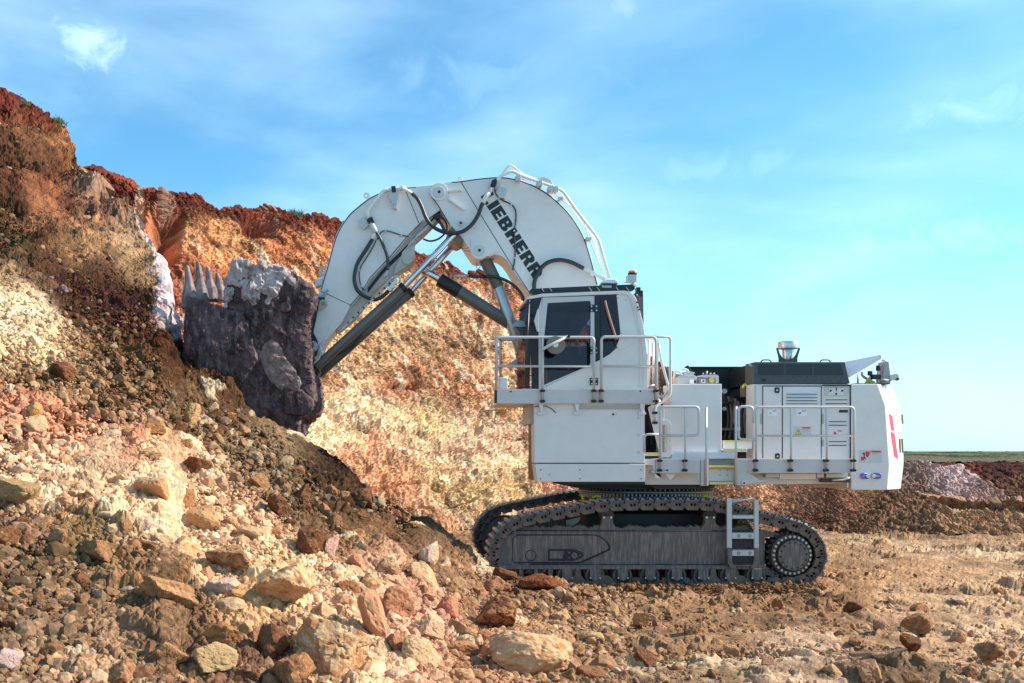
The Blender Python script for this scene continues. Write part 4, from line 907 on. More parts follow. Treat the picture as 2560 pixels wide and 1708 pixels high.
    if near:
        for x in (1452, 1790):
            pts = [(x - 66, 1478), (x + 92, 1478), (x + 96, 1470), (x + 78, 1466), (x + 60, 1448), (x + 42, 1446), (x + 40, 1424), (x + 30, 1424), (x + 28, 1448), (x + 18, 1462), (x - 12 + 16, 1462), (x - 8, 1448), (x - 12, 1424), (x - 22, 1424), (x - 24, 1446), (x - 44, 1464), (x - 66, 1468)]
            P('track_guide', 'track', EX, [(a + 10, b - 8) for a, b in pts], -0.045, -0.024)
        for x in (1303, 1340, 1376): R('frame_rib', 'frame', EX, x - 5, 1423.5, x + 5, 1452, -0.02, 0.3)
        for x in (1519, 1776):
            br = P('carrier_roller_bracket', 'frame', EX, [(x - 12, 1290), (x + 12, 1290), (x + 14, 1308), (x + 24, 1326), (x - 24, 1326), (x - 14, 1308)], 0.16, 0.30)
            m = MB(); m.disc(x - 9, 1294, 0.13, 0.159, 0.022, 10); m.disc(x + 9, 1294, 0.13, 0.159, 0.022, 10); m.build('bolt', 'steel', br)
            m = MB(); m.disc(x, 1288, 0.305, 0.6, 0.13); m.build('carrier_roller', 'track', EX)
    # sprocket
    c = Vector((W(1984, 1389, 0).x, 0, W(1984, 1389, 0).z)); tn = 24; pts = []
    for i in range(tn * 2):
        a = math.pi * i / tn; rr = 0.52 if i % 2 else 0.455; pts.append((c.x + rr * math.cos(a - 0.04), c.z + rr * math.sin(a - 0.04))); pts.append((c.x + rr * math.cos(a + 0.04), c.z + rr * math.sin(a + 0.04)))
    sp = MB().prism(pts, q(0.16), q(0.5), px=False).build('sprocket', 'dark', EX, 0.01)
    if near:
        def cyl(y0, y1, r, mat, nm, bev=0.008):
            m = MB(); m.tube([Vector((c.x, y1, c.z)), Vector((c.x, y0, c.z))], r, 48); o = m.build(nm, mat, sp, bev); return o
        cyl(0.10, 0.159, 0.43, 'track', 'drive_ring'); cyl(0.045, 0.099, 0.335, 'dark', 'hub_ring'); cyl(-0.005, 0.044, 0.315, 'frame', 'hub_cap')
        for i in range(26):
            a = 2 * math.pi * i / 26; p = Vector((c.x + 0.385 * math.cos(a), 0.06, c.z + 0.385 * math.sin(a)))
            m = MB(); m.tube([p, p + Vector((0, 0.039, 0))], 0.024, 10); m.build('ring_bolt', 'palebolt', sp)
        m = MB()
        for i in range(14):
            a = 2 * math.pi * i / 14 + 0.1; p = Vector((c.x + 0.272 * math.cos(a), -0.009, c.z + 0.272 * math.sin(a))); m.tube([p, p + Vector((0, 0.003, 0))], 0.022, 12)
        m.build('cap_bolt_holes', 'black', sp)
        P('sprocket_guard', 'frame', EX, [(1896, 1322), (1960, 1336), (1956, 1342), (1912, 1344), (1912, 1414), (1950, 1436), (1944, 1446), (1898, 1432)], 0.20, 0.24)
    # idler
    ci = Vector((W(1290, 1385, 0).x, 0, W(1290, 1385, 0).z)); m = MB(); m.tube([Vector((ci.x, q(0.2), ci.z)), Vector((ci.x, q(0.5), ci.z))], 0.46, 36); m.build('idler', 'track', EX, 0.01)
    m = MB(); m.tube([Vector((ci.x, q(0.12), ci.z)), Vector((ci.x, q(0.199), ci.z))], 0.40, 36); m.build('idler_flange', 'frame', EX, 0.01)
track_frame(0.0, True); track_frame(4.1, False)
so = bpy.data.objects.get('soil_on_frame')
if so: tag(so, 'line of dry crumbled soil lying on top of the near track frame', 'soil', kind='stuff')
# centre of the undercarriage
cc = W(1612, 1200, 2.45)
m = MB(); m.prism([(cc.x - 1.7, 1.45), (cc.x + 1.7, 1.45), (cc.x + 1.5, 0.75), (cc.x - 1.5, 0.75)], 0.9, 4.0, px=False); m.build('car_body', 'dark', EX, 0.03)
m = MB(); m.prism([(cc.x - 1.1, 1.15), (cc.x - 0.55, 1.15), (cc.x - 0.6, 0.6), (cc.x - 1.0, 0.6)], 0.56, 4.1, px=False); m.prism([(cc.x + 0.6, 1.15), (cc.x + 1.2, 1.15), (cc.x + 1.15, 0.6), (cc.x + 0.7, 0.6)], 0.56, 4.1, px=False); m.build('cross_beam', 'dark', EX, 0.02)
P('curved_guard', 'grey', EX, [(1418, 1318), (1416, 1302), (1452, 1292), (1448, 1304), (1436, 1314)], 0.75, 0.80)
# slewing ring: bearing, bolt ring, teeth
def zcyl(m, r, z0, z1, cx=cc.x, cy=2.45, seg=96):
    lo = [[Vector((cx + r * math.cos(2 * math.pi * k / seg), cy + r * math.sin(2 * math.pi * k / seg), z)) for k in range(seg)] for z in (z0, z1)]
    return m.loft(lo)
ring = zcyl(MB(), 1.46, 1.45, 2.0).build('slewing_ring', 'dark', EX)
zcyl(MB(), 1.53, 1.86, 1.92).build('bearing_ring', 'steelring', ring); zcyl(MB(), 1.56, 1.98, 2.12).build('ring_flange', 'dark', ring)
m = MB()
for i in range(110):
    a = 2 * math.pi * i / 110; u = Vector((math.cos(a), math.sin(a), 0)); v = Vector((-u.y, u.x, 0)); c = Vector((cc.x, 2.45, 0)) + u * 1.46
    lo = [[c + v * sx * w_ + u * ro + Vector((0, 0, z)) for sx, ro in ((-1, 0), (1, 0), (0.7, 0.055), (-0.7, 0.055))] for z, w_ in ((1.745, 0.018), (1.86, 0.018))]
    m.loft(lo, smooth=False)
m.build('ring_teeth', 'palebolt', ring)
m = MB()
for i in range(90):
    a = 2 * math.pi * i / 90; p = Vector((cc.x + 1.535 * math.cos(a), 2.45 + 1.535 * math.sin(a), 1.95)); m.tube([p - Vector((0, 0, 0.02)), p + Vector((0, 0, 0.02))], 0.014, 6)
m.build('ring_bolts', 'palebolt', ring)
def lug_ring(px, py, Y, r, a0, a1, name):
    c = W(px, py, Y); v = [c + Vector((r * math.cos(math.radians(a)), 0, r * math.sin(math.radians(a)))) for a in np.linspace(a0, a1, 14)]
    m = MB(); m.tube(v, 0.026, 8); m.build(name, 'yellow', EX)
lug_ring(1492, 1250, 0.75, 0.085, -10, 190, 'lifting_lug'); lug_ring(1765, 1250, 0.75, 0.085, -10, 190, 'lifting_lug')
T('lifting_hook', 'yellow', EX, [(1455, 1236), (1457, 1248), (1463, 1255), (1470, 1252)], 0.028, Y=0.8); T('lifting_hook', 'yellow', EX, [(1446, 1258), (1452, 1252), (1458, 1254)], 0.028, Y=0.8)

# ladder on the track
LY0, LY1 = -0.10, -0.03
ld = MB().rect(1818, 1246, 1830, 1370, LY0, LY1).rect(1886, 1250, 1897, 1370, LY0, LY1).build('track_ladder', 'alu', EX, 0.006)
T('top_bar', 'alu', ld, [(1822, 1256), (1885, 1246)], 0.022, 'n', Y=-0.06); R('top_brace', 'alu', ld, 1830.5, 1247, 1885.5, 1252, -0.02, 0.0)
m = MB(); m.prism([(1818, 1371), (1829, 1371), (1831, 1408), (1842, 1421), (1828, 1422), (1820, 1410)], LY0, LY1); m.build('rail_foot', 'frame', ld, 0.005)
m = MB(); m.prism([(1886, 1371), (1897, 1371), (1896, 1410), (1888, 1422), (1876, 1421), (1885, 1408)], LY0, LY1); m.build('rail_foot', 'frame', ld, 0.005)
for (y0, y1, dots) in ((1289, 1297, 0), (1333, 1347, 1), (1376, 1390, 1)):
    rg = R('rung', 'alu', ld, 1830.5, y0, 1885.5, y1, -0.095, -0.03, 0.004)
    m = MB()
    for k in range(14): x = 1833 + k * 3.9; m.prism([(x, y0 - 0.3), (x + 1, y0 - 2.4), (x + 2, y0 - 0.3)], -0.09, -0.04)
    m.build('tread_teeth', 'alu', rg)
    if dots:
        for x in (1847, 1875):
            m = MB(); m.disc(x, (y0 + y1) / 2, -0.099, -0.096, 0.032, 16); m.build('rubber_bolt', 'black', rg); m = MB(); m.disc(x, (y0 + y1) / 2, -0.105, -0.100, 0.018, 12); m.build('bolt', 'steel', rg)
for (y0, y1) in ((1348, 1369), (1391, 1412)): R('riser_plate', 'dark', ld, 1831, y0, 1885, y1, -0.05, -0.035)
R('rung', 'frame', ld, 1836, 1412.5, 1880, 1416, -0.09, -0.03)

# ---------------------------------------------------------- upper structure
# chassis
P('chassis', 'white', EX, [(1600, 1150), (2126, 1150), (2126, 1208), (1905, 1212), (1620, 1212), (1600, 1206)], 0.5, 4.2, 0.01)
P('belly_plate', 'dark', EX, [(1430, 1207), (1780, 1207), (1778, 1216), (1600, 1226), (1440, 1220)], 0.9, 4.0)
P('swing_gear_cover', 'filter', EX, [(1620, 1213), (1775, 1213), (1752, 1222), (1640, 1224)], 0.7, 0.85)
# housing below the cab
bx = P('side_housing', 'white', EX, [(1335, 1010), (1612, 1010), (1612, 1157.5), (1336, 1157.5)], 0.0, 0.45, 0.012)
R('housing_core', 'dark', EX, 1344, 1012, 1608, 1203, 0.47, 1.95)
R('seam', 'black', bx, 1345, 1157.6, 1606, 1159.6, 0.03, 1.9, 0)
sk = P('side_skirt', 'white', EX, [(1337.5, 1160), (1613, 1160), (1613, 1205), (1343, 1205)], -0.02, 0.45, 0.01)
m = MB()
for x, y in ((1351.6, 1175), (1450, 1175), (1602.5, 1175), (1351.6, 1197), (1450, 1197), (1602.5, 1197)): m.disc(x, y, -0.027, -0.0205, 0.013, 10)
m.build('bolt', 'black', sk); P('housing_underframe', 'dark', EX, [(1400, 1205), (1613, 1205), (1613, 1212), (1410, 1212)], 0.1, 1.9)
m = MB(); m.disc(1374, 1187, -0.024, -0.0205, 0.03, 12); m.build('latch', 'alu', sk)
for y in (1045, 1088, 1131): MB().disc(1597, y, -0.012, -0.0005, 0.032, 16).build('latch', 'alu', bx)
m = MB(); m.disc(1533, 1036, -0.006, -0.0005, 0.024, 12); m.disc(1540, 1036, -0.006, -0.0005, 0.010, 8); m.build('lock', 'black', bx)
R('front_edge', 'grey', bx, 1326, 1012, 1334.5, 1060, 0.2, 1.5)
for x in (1353, 1443, 1606):
    s = -1 if x == 1606 else 1
    bk = P('platform_bracket', 'white', EX, [(x - 6 * s, 1009.5), (x + 6 * s, 1009.5), (x + 3 * s, 1030), (x - 1 * s, 1030)], -0.09, -0.05, 0.003)
    R('foot_plate', 'white', bk, x - 9, 1030.5, x + 9, 1037, -0.06, -0.002, 0.004)
R('platform_beam', 'grey', EX, 1446, 1016, 1604, 1022, -0.055, -0.015)
T('thin_cable', 'rubber', EX, [(1336, 1017), (1360, 1015), (1375, 1020), (1390, 1032)], 0.008, Y=-0.02, seg=6)
# service platform beside the cab
pf = R('platform', 'white', EX, 1244, 1006, 1636, 1010, -0.09, 1.6, 0.004)
R('toe_board', 'offwhite', EX, 1243, 973, 1634, 1009, -0.125, -0.092, 0.005)
R('end_plate', 'black', EX, 1237.5, 975, 1242.5, 1007, -0.12, 0.1, 0.003)
m = MB(); m.disc(1277, 979, -0.13, -0.126, 0.02, 10); m.disc(1601, 978, -0.13, -0.126, 0.018, 10); m.build('bolt', 'black', pf)
R('small_box', 'white', EX, 1249, 944, 1269, 973, -0.02, 0.25, 0.01)
# handrails
def clamp_pair(par, x, Y, ya=977, yb=1003):
    for y in (ya, yb):
        m = MB(); m.rect(x - 5, y - 3.2, x + 5, y + 3.2, Y - 0.045, Y + 0.04)
        m.disc(x - 4.4, y, Y - 0.06, Y - 0.046, 0.022, 8); m.disc(x + 4.4, y, Y - 0.06, Y - 0.046, 0.022, 8); m.build('clamp', 'dark', par, 0.004)
RY = -0.16
h1 = T('handrail', 'alu', EX, [(1241, 974), (1241, 843.5), (1485, 843.5), (1485, 1006)], 0.030, 'f', Y=RY)
T('mid_rail', 'alu', h1, [(1241, 916), (1485, 916)], 0.024, 'n', Y=RY); T('post', 'alu', h1, [(1356.6, 843.5), (1356.6, 1006)], 0.028, 'n', Y=RY)
for x in (1356.6, 1485): clamp_pair(h1, x, RY)
h2 = T('handrail', 'alu', EX, [(1503.5, 1006), (1503.5, 842.5), (1640, 842.5), (1640, 1003)], 0.030, 'f', Y=RY)
T('mid_rail', 'alu', h2, [(1503.5, 916), (1640, 916)], 0.024, 'n', Y=RY)
for x in (1503.5, 1640): clamp_pair(h2, x, RY)
T('front_handrail', 'alu', EX, [(1251, 974, 1.1), (1251, 850, 1.1), (1309, 850, 1.1), (1309, 915, 1.1), (1251, 915, 1.1)], 0.026, 'f')
T('front_handrail', 'alu', EX, [(1241, 843.5, RY), (1251, 850, 1.1)], 0.026, 'n'); T('front_handrail', 'alu', EX, [(1241, 916, RY), (1251, 918, 1.1)], 0.022, 'n')
st = T('stair_handrail', 'alu', EX, [(1610, 842, -0.16), (1676, 842, 0.1), (1676, 988, 0.1), (1648, 1010, 0.05), (1637, 1020, 0.0), (1637, 1056, 0.0)], 0.030, 'f'); clamp_pair(st, 1638, 0.0, 1032, 1057)
R('post', 'alu', st, 1638.5, 848, 1646, 985, 0.08, 0.13, 0.006)
T('brace', 'alu', st, [(1647, 858, 0.5), (1650, 890, 0.5), (1672, 970, 0.5), (1662, 990, 0.5), (1646, 994, 0.5)], 0.028, 'f')
T('post', 'alu', st, [(1622, 850, 0.9), (1622, 990, 0.9)], 0.030, 'n'); T('post', 'alu', st, [(1633, 858, 1.6), (1633, 985, 1.6)], 0.026, 'n'); T('rail', 'alu', st, [(1618, 848, 0.9), (1640, 848, 0.3)], 0.026, 'n'); T('rail', 'alu', st, [(1617, 918, 0.9), (1640, 918, 0.3)], 0.022, 'n')
m = MB(); a = W(1664, 935, 1.6); m.tube([a + Vector((0, 0, -.38)), a + Vector((0, 0, .08)), a + Vector((0, 0, .13))], [0.13, 0.13, 0.09], 16); m.build('air_filter', 'filter', EX)
# hoses behind the stair
for k in range(7):
    x = 1626 + k * 7; T('hydraulic_hose', 'rubber' if k % 3 else 'steel', EX, [(x - 4, 980, 1.2 + .1 * k), (x, 1000 + 3 * (k % 3), 1.0), (x + 8 - k, 1030, 1.0), (x + 12 - 2 * k, 1075, 1.1)], 0.022)
T('hydraulic_hose', 'rubber', EX, [(1648, 965, .9), (1658, 985, .8), (1668, 1000, .8), (1674, 990, .9)], 0.02); T('pipe', 'steel', EX, [(1617, 968, 0.4), (1640, 962, 0.5)], 0.03, 'n')
m = MB(); a = W(1627, 1068, 0.8); m.tube([a, a + Vector((0, 0, -.5))], 0.06, 12); m.build('accumulator', 'dark', EX)
P('dark_gap_sheet', 'black', EX, [(1612, 1012), (1668, 1012), (1668, 1145), (1612, 1145)], 1.3, 1.4)  # black sheet put in for the dark gap between housing and tank
P('slanted_panel', 'white', EX, [(1620, 1019), (1630, 1012), (1650, 1012), (1662, 1020), (1662, 1062), (1652, 1062), (1652, 1130), (1648, 1130)], 0.10, 0.13)
sp = MB().ring([(1654, 1050), (1670, 1050), (1679, 1062), (1681, 1134), (1672, 1144), (1652, 1144)], [(1656, 1062), (1664, 1062), (1667, 1068), (1667, 1128), (1664, 1131), (1656, 1131)], 0.06, 0.09).build('slotted_panel', 'white', EX, 0.005)
m = MB()
for k in range(4): m.disc(1674, 1070 + k * 16, 0.053, 0.0595, 0.01, 8)
m.build('bolt', 'grey', sp)
T('guard_rail', 'alu', EX, [(1611, 1130), (1611, 1086), (1652, 1086)], 0.024, 'f', Y=0.0)
def step(x0, y0, x1, y1, Y, mat='white', d=0.35):
    s_ = R('step', mat, EX, x0, y0, x1, y1, Y, Y + d); R('yellow_edge', 'yellow', s_, x0 + 1, y0 + 0.5, x1 - 1, y0 + 4.5, Y - 0.006, Y - 0.001, 0)
step(1614, 1132, 1648, 1140, 0.15); P('control_box', 'white', EX, [(1613, 1148), (1640, 1148), (1640, 1163), (1613, 1163)], 0.05, 0.4, 0.01); R('control_box', 'black', EX, 1614, 1141, 1628, 1147, 0.2, 0.4)
# hydraulic tank and what stands on it
tk = P('hydraulic_tank', 'white', EX, [(1679.5, 960), (1804.5, 960), (1804.5, 1131), (1662, 1131), (1662, 1018), (1679.5, 1018)], 0.20, 0.9, 0.015)
R('tank_sill', 'grey2', EX, 1680, 1131.5, 1842, 1147, 0.08, 0.5, 0.006)
R('sill_underside', 'white', EX, 1612, 1163.5, 1842, 1212, 0.35, 0.5, 0.006)
a = R('manifold_block', 'alu', tk, 1694, 944, 1742, 959.5, 0.5, 0.9, 0.01)
P('filter_cover', 'alu', tk, [(1697, 943), (1706, 939), (1738, 939), (1742, 943.5)], 0.55, 0.85)
for x in (1758, 1767, 1776, 1785): m = MB(); q_ = W(x, 936, 0.6); m.tube([q_, q_ + Vector((0, 0, .03 if x != 1767 else .07))], 0.02, 8); m.build('bolt', 'alu', tk)
P('filter_cover', 'alu', tk, [(1747, 943), (1752, 938), (1792, 937), (1797, 941), (1797, 958), (1789, 958), (1789, 945)], 0.5, 0.8)
R('valve_block', 'grey', tk, 1748, 945, 1788, 959.5, 0.56, 0.9); R('switch', 'decalw', tk, 1753, 948, 1764, 958, 0.52, 0.555); MB().disc(1758.5, 953, 0.505, 0.518, 0.022, 12).build('switch_knob', 'red', tk)
MB().disc(1780, 950, 0.45, 0.555, 0.055, 20).build('brass_cap', 'brass', tk)
R('valve', 'decalw', tk, 1725, 950, 1735, 959, 0.45, 0.5); R('valve', 'black', tk, 1736, 951, 1741, 958, 0.45, 0.5)
P('breather', 'black', tk, [(1714, 917), (1721, 913), (1729, 926), (1721, 930)], 0.9, 1.0); P('breather_base', 'alu', tk, [(1710, 930), (1724, 929), (1737, 931), (1734, 940), (1712, 940)], 0.8, 1.0)
T('pipe', 'decalw', tk, [(1686, 958), (1686, 930), (1699, 927), (1702, 940)], 0.025, 'f', Y=0.9); T('pipe', 'decalw', tk, [(1704, 925), (1716, 922), (1722, 930)], 0.018, 'f', Y=0.9)
for k in range(5): T('pipe', 'steel', tk, [(1684 + 3 * k, 958), (1685 + 3 * k, 938 + 3 * k), (1692 + 3 * k, 934)], 0.014, 'f', Y=1.1)
# engine bay, dark
P('engine_bulkhead', 'dark', EX, [(1722, 919), (1884, 919), (1884, 1140), (1722, 1140)], 2.6, 2.7)
R('bulkhead_top_rail', 'black', EX, 1722, 916.5, 1884, 920, 2.55, 2.75); 
for x in (1792, 1826): R('bulkhead_rib', 'dark', EX, x, 928, x + 5, 972, 2.52, 2.598)
for (x0, y0, x1, y1, Y, mt) in ((1832, 990, 1872, 1012, 1.6, 'dark'), (1838, 996, 1842, 1060, 1.2, 'barrel'), (1808, 1004, 1838, 1010, 1.3, 'dark'), (1862, 962, 1870, 992, 0.9, 'barrel'), (1850, 1040, 1880, 1062, 1.4, 'barrel'), (1868, 1050, 1876, 1084, 1.0, 'grey'), (1808, 1070, 1850, 1076, 1.2, 'barrel')):
    R('engine_component', mt, EX, x0, y0, x1, y1, Y, Y + 0.3, 0.01)
for k in range(6): T('engine_pipe', 'barrel' if k % 2 else 'rubber', EX, [(1808 + 12 * k, 985 + 6 * k), (1816 + 10 * k, 1010), (1822 + 8 * k, 1050), (1812 + 12 * k, 1098)], 0.03, Y=1.5 - 0.1 * k)
MB().disc(1812, 978, 1.2, 1.25, 0.055, 16).build('cap', 'grey', EX); MB().disc(1812, 1022, 1.2, 1.25, 0.04, 16).build('cap', 'grey', EX)
lug_ring(1864, 968, 0.8, 0.055, -20, 200, 'engine_hook'); R('blue_connector', 'blue', EX, 1878, 973, 1882, 984, 0.6, 0.7)
step(1808, 1101, 1880, 1122, 0.30); step(1812, 1122, 1868, 1130, 0.1)
# engine housing
eh = P('engine_housing', 'white', EX, [(1884, 960), (2127, 960), (2127, 1183), (1884, 1183)], 0.40, 0.85, 0.012)
P('housing_core', 'dark', EX, [(1892, 964), (2127, 964), (2127, 1183), (1892, 1183)], 0.86, 4.4)
R('door', 'white', eh, 1908.5, 967, 1954.5, 1146, 0.375, 0.399, 0.006); R('door', 'white', eh, 1957.5, 967, 2052, 1146, 0.375, 0.399, 0.006)
R('door_gap', 'black', eh, 1906.5, 965.5, 1908, 1146, 0.388, 0.399, 0); R('door_gap', 'black', eh, 1955, 966, 1957, 1146, 0.388, 0.399, 0); R('door_gap', 'black', eh, 2052.6, 965.5, 2054.2, 1146, 0.388, 0.399, 0); R('door_gap', 'black', eh, 1906.5, 964.2, 2054, 966.2, 0.388, 0.3995, 0)
R('rear_gap', 'black', eh, 2126, 962, 2128, 1146, 0.37, 0.399, 0); R('drip_edge', 'black', eh, 2058, 962, 2125, 965, 0.35, 0.399, 0.002)
for x, y in ((1943, 975.7), (1944, 1141)):
    lk = P('door_lock', 'black', eh, [(x - 6, y - 5), (x - 4, y - 7), (x + 4, y - 7), (x + 6, y - 5), (x + 6, y + 5), (x + 4, y + 7), (x - 4, y + 7), (x - 6, y + 5)], 0.36, 0.374, 0.003); MB().disc(x, y, 0.35, 0.359, 0.02, 10).build('key_barrel', 'steel', lk)
for i in range(4):
    y = 979 + i * 8; lv = MB(); A = [W(px_, py_, 0.374) for px_, py_ in ((1964.6, y), (2045, y), (2042, y + 6), (1967, y + 6))]
    v = [lv.bm.verts.new(q_) for q_ in A]; w_ = [lv.bm.verts.new((q_.x * 1.0, 0.335, q_.z)) for q_ in (A[3] + Vector((.02, 0, .005)), A[2] + Vector((-.02, 0, .005)))]
    lv.bm.faces.new((v[0], v[1], w_[1], w_[0])); lv.bm.faces.new((v[0], w_[0], v[3])); lv.bm.faces.new((v[1], v[2], w_[1])); lv.bm.faces.new((v[3], w_[0], w_[1], v[2])); lv.build('louvre', 'white', eh)
    R('louvre_slot', 'black', eh, 1966.5, y + 6.2, 2043, y + 7.4, 0.370, 0.3745, 0)
cp = R('service_panel', 'alu', eh, 2063, 968, 2120, 990.5, 0.385, 0.399, 0.004); R('panel_inset', 'white', cp, 2072, 971, 2109, 988, 0.376, 0.384, 0.003)
m = MB(); m.disc(2077, 977, 0.365, 0.375, 0.022, 10); m.disc(2106, 977, 0.365, 0.375, 0.022, 10); m.disc(2091, 985, 0.365, 0.375, 0.022, 10); m.prism([(2090, 969), (2093, 969), (2092, 978), (2091, 978)], 0.365, 0.375); m.build('gauge', 'black', cp)
for y in (999, 1008.5): R('vent_slot', 'black', eh, 2064, y, 2118, y + 1.8, 0.392, 0.3996, 0)
for y in (1053.5, 1062.5, 1103.5, 1113): R('vent_slot', 'black', eh, 2072, y, 2116.5, y + 1.8, 0.392, 0.3996, 0)
R('grab_slot', 'black', eh, 2098.6, 1025, 2120, 1031.5, 0.385, 0.399, 0.003)
R('hinge', 'grey', eh, 2055, 1035, 2060, 1060, 0.385, 0.399); R('hinge', 'grey', eh, 2055, 1100, 2060, 1116, 0.385, 0.399); R('hinge', 'grey', eh, 1901, 1035, 1906, 1060, 0.385, 0.399)
for x0, c_ in ((1918.7, 'yellow'), (1992.7, 'purple')):
    s_ = R('sticker', 'decalw', eh, x0, 1025, x0 + 24.5, 1039.5, 0.3735, 0.3746, 0); R('magenta_bar', 'magenta', s_, x0 + 12, 1026.5, x0 + 22, 1028.8, 0.3722, 0.3732, 0)
    P('pictogram', 'lime' if c_ == 'yellow' else 'purple', s_, [(x0 + 2.5, 1035.5), (x0 + 6.5, 1029.5), (x0 + 11, 1035.5)] if c_ == 'yellow' else [(x0 + 2.5, 1032), (x0 + 11, 1030), (x0 + 11, 1033.5), (x0 + 4, 1036)], 0.3722, 0.3732, 0)
wl = R('warning_label', 'decalg', eh, 1983, 1066, 2028, 1088, 0.3735, 0.3746, 0)
P('triangle_border', 'black', wl, [(1987, 1087), (1995.2, 1071.6), (2004, 1087)], 0.3724, 0.3733, 0); P('warning_triangle', 'yellow', wl, [(1988.5, 1086), (1995.3, 1073.5), (2002.5, 1086)], 0.3712, 0.3722, 0)
m = MB(); m.rect(1994.6, 1077, 1996.2, 1082, 0.3702, 0.3711); m.rect(1994.6, 1083, 1996.2, 1084.6, 0.3702, 0.3711); m.build('exclamation_mark', 'black', wl); R('red_bar', 'red', wl, 2005.4, 1068.2, 2025.4, 1071.8, 0.3722, 0.3732, 0)
m = MB(); [m.rect(2006, y, 2006 + w_, y + 0.7, 0.3722, 0.3732) for y, w_ in ((1074, 17), (1076, 15), (1078, 18))]; m.build('small_print', 'grey', wl)
rl = R('danger_mark', 'red', eh, 2094, 1076.4, 2104.6, 1079, 0.397, 0.3996, 0); P('danger_pictogram', 'red', rl, [(2084, 1084), (2086, 1079), (2090, 1081), (2092, 1087), (2088, 1085), (2085, 1087)], 0.397, 0.3996, 0)
# hood
hd = P('engine_hood', 'hood', EX, [(1884.5, 959), (1886, 905), (2112.6, 905), (2125.5, 959)], 0.36, 0.9, 0.012)
P('hood_core', 'dark', EX, [(1890, 958), (1892, 907), (2108, 907), (2122, 958)], 0.91, 4.2)
for (x0, x1) in ((1896, 1961), (1965, 2031), (2035, 2096)):
    for k in range(7):
        y = 911 + k * 4.1
        R('grille_slot', 'black', hd, x0, y, x1 + (6 + k * 1.2 if x0 == 2035 else 0), y + 2.2, 0.352, 0.359, 0)
R('latch', 'black', hd, 1905, 947, 1915, 954, 0.350, 0.3595, 0.002)
m = MB(); [m.disc(x, 943, 0.352, 0.3595, 0.009, 6) for x in range(1900, 2118, 17)]; [m.disc(x, 952, 0.352, 0.3595, 0.009, 6) for x in range(1930, 2120, 21)]; m.build('bolt', 'black', hd)
T('hood_handle', 'hood', hd, [(1902, 905), (1907, 900), (1924, 900), (1928, 905)], 0.014, 'f', Y=0.6); T('hood_handle', 'hood', hd, [(2050, 905), (2054, 900), (2072, 900), (2076, 905)], 0.014, 'f', Y=0.6)
T('hood_latch', 'alu', hd, [(1872, 910), (1880, 915), (1886, 914)], 0.02, 'n', Y=0.5); T('door_handle', 'alu', eh, [(1887, 966), (1888, 968), (1889, 1008), (1887, 1011)], 0.022, 'n', Y=0.36)
# exhaust
def vcyl(name, mat, par, px, y0, y1, Y, r, r1=None, seg=28):
    a, b = W(px, y0, Y), W(px, y1, Y); m = MB(); m.tube([a, b], [r if r1 is None else r1, r], seg); return m.build(name, mat, par, 0.006)
ex = vcyl('exhaust_pipe', 'steel', EX, 1970.5, 873, 905, 1.5, 0.125); vcyl('exhaust_cap', 'brushed', ex, 1970.5, 854.5, 872.5, 1.5, 0.212)
P('exhaust_bracket', 'hood', EX, [(1941, 870.5), (1945, 869), (1950, 885), (1957, 895), (1970, 900), (1984, 895), (1991, 885), (1997, 869), (2001, 870.5), (1994, 895), (1994, 905), (1947, 905), (1947, 895)], 1.25, 1.28, 0.003)
# counterweight
def cw():
    near = [(2128, 960), (2194, 960), (2213, 1013.5), (2223.6, 1163), (2218.5, 1225), (2128, 1225)]
    Yn, Ym = 0.36, 0.95
    A = [W(p[0], p[1], Yn) for p in near]
    rear = [(2227.4, 960), (2250.4, 1018.6), (2259, 1133.4), (2259, 1164), (2251.7, 1225)]
    Bk = [W(p[0], p[1], Ym) for p in rear]; x0 = A[0].x
    def z(v, Y): return Vector((v.x, Y, v.z))
    loops = []
    r5 = [A[1], A[2], A[3].lerp(A[2], 0.12), A[3], A[4]]
    def full(r, Y): return [Vector((x0, Y, r[0].z))] + [Vector((q.x, Y, q.z)) for q in r] + [Vector((x0, Y, r[-1].z))]
    rr = [Vector((b.x, 0, a.z)) for a, b in zip(r5, Bk)]
    loops = [full(r5, Yn), full(rr, Ym), full([q + Vector((.12, 0, 0)) for q in rr], 2.45), full(rr, 3.95), full(r5, 4.54)]
    m = MB(); m.loft(loops, smooth=False); return m.build('counterweight', 'white', EX, 0.015), r5, rr
cwo, r5, rr = cw()
def on_bevel(px, py, off=0.006):
    """point of the counterweight's slanting corner seen at that spot"""
    ray = Vector(((px - CX) / F, 1, -(py - CY) / F)); o_ = Vector((0, -D0, H)); best = None
    for (a, b, c, d_) in [(r5[i], r5[i + 1], rr[i + 1], rr[i]) for i in range(4)]:
        P0 = Vector((a.x, 0.36, a.z)); P1 = Vector((b.x, 0.36, b.z)); P2 = Vector((c.x, 0.95, c.z)); nn = (P1 - P0).cross(P2 - P0).normalized()
        if nn.y > 0: nn = -nn
        t = (P0 - o_).dot(nn) / ray.dot(nn); h_ = o_ + ray * t
        if min(a.z, b.z) - 0.02 <= h_.z <= max(a.z, b.z) + 0.02: best = h_ + nn * off
    return best
def bevel_patch(name, mat, pts):
    m = MB(); v = [on_bevel(*p) for p in pts]
    if any(q is None for q in v): m.bm.free(); return
    m.bm.faces.new([m.bm.verts.new(q) for q in v]); m.build(name, mat, cwo)
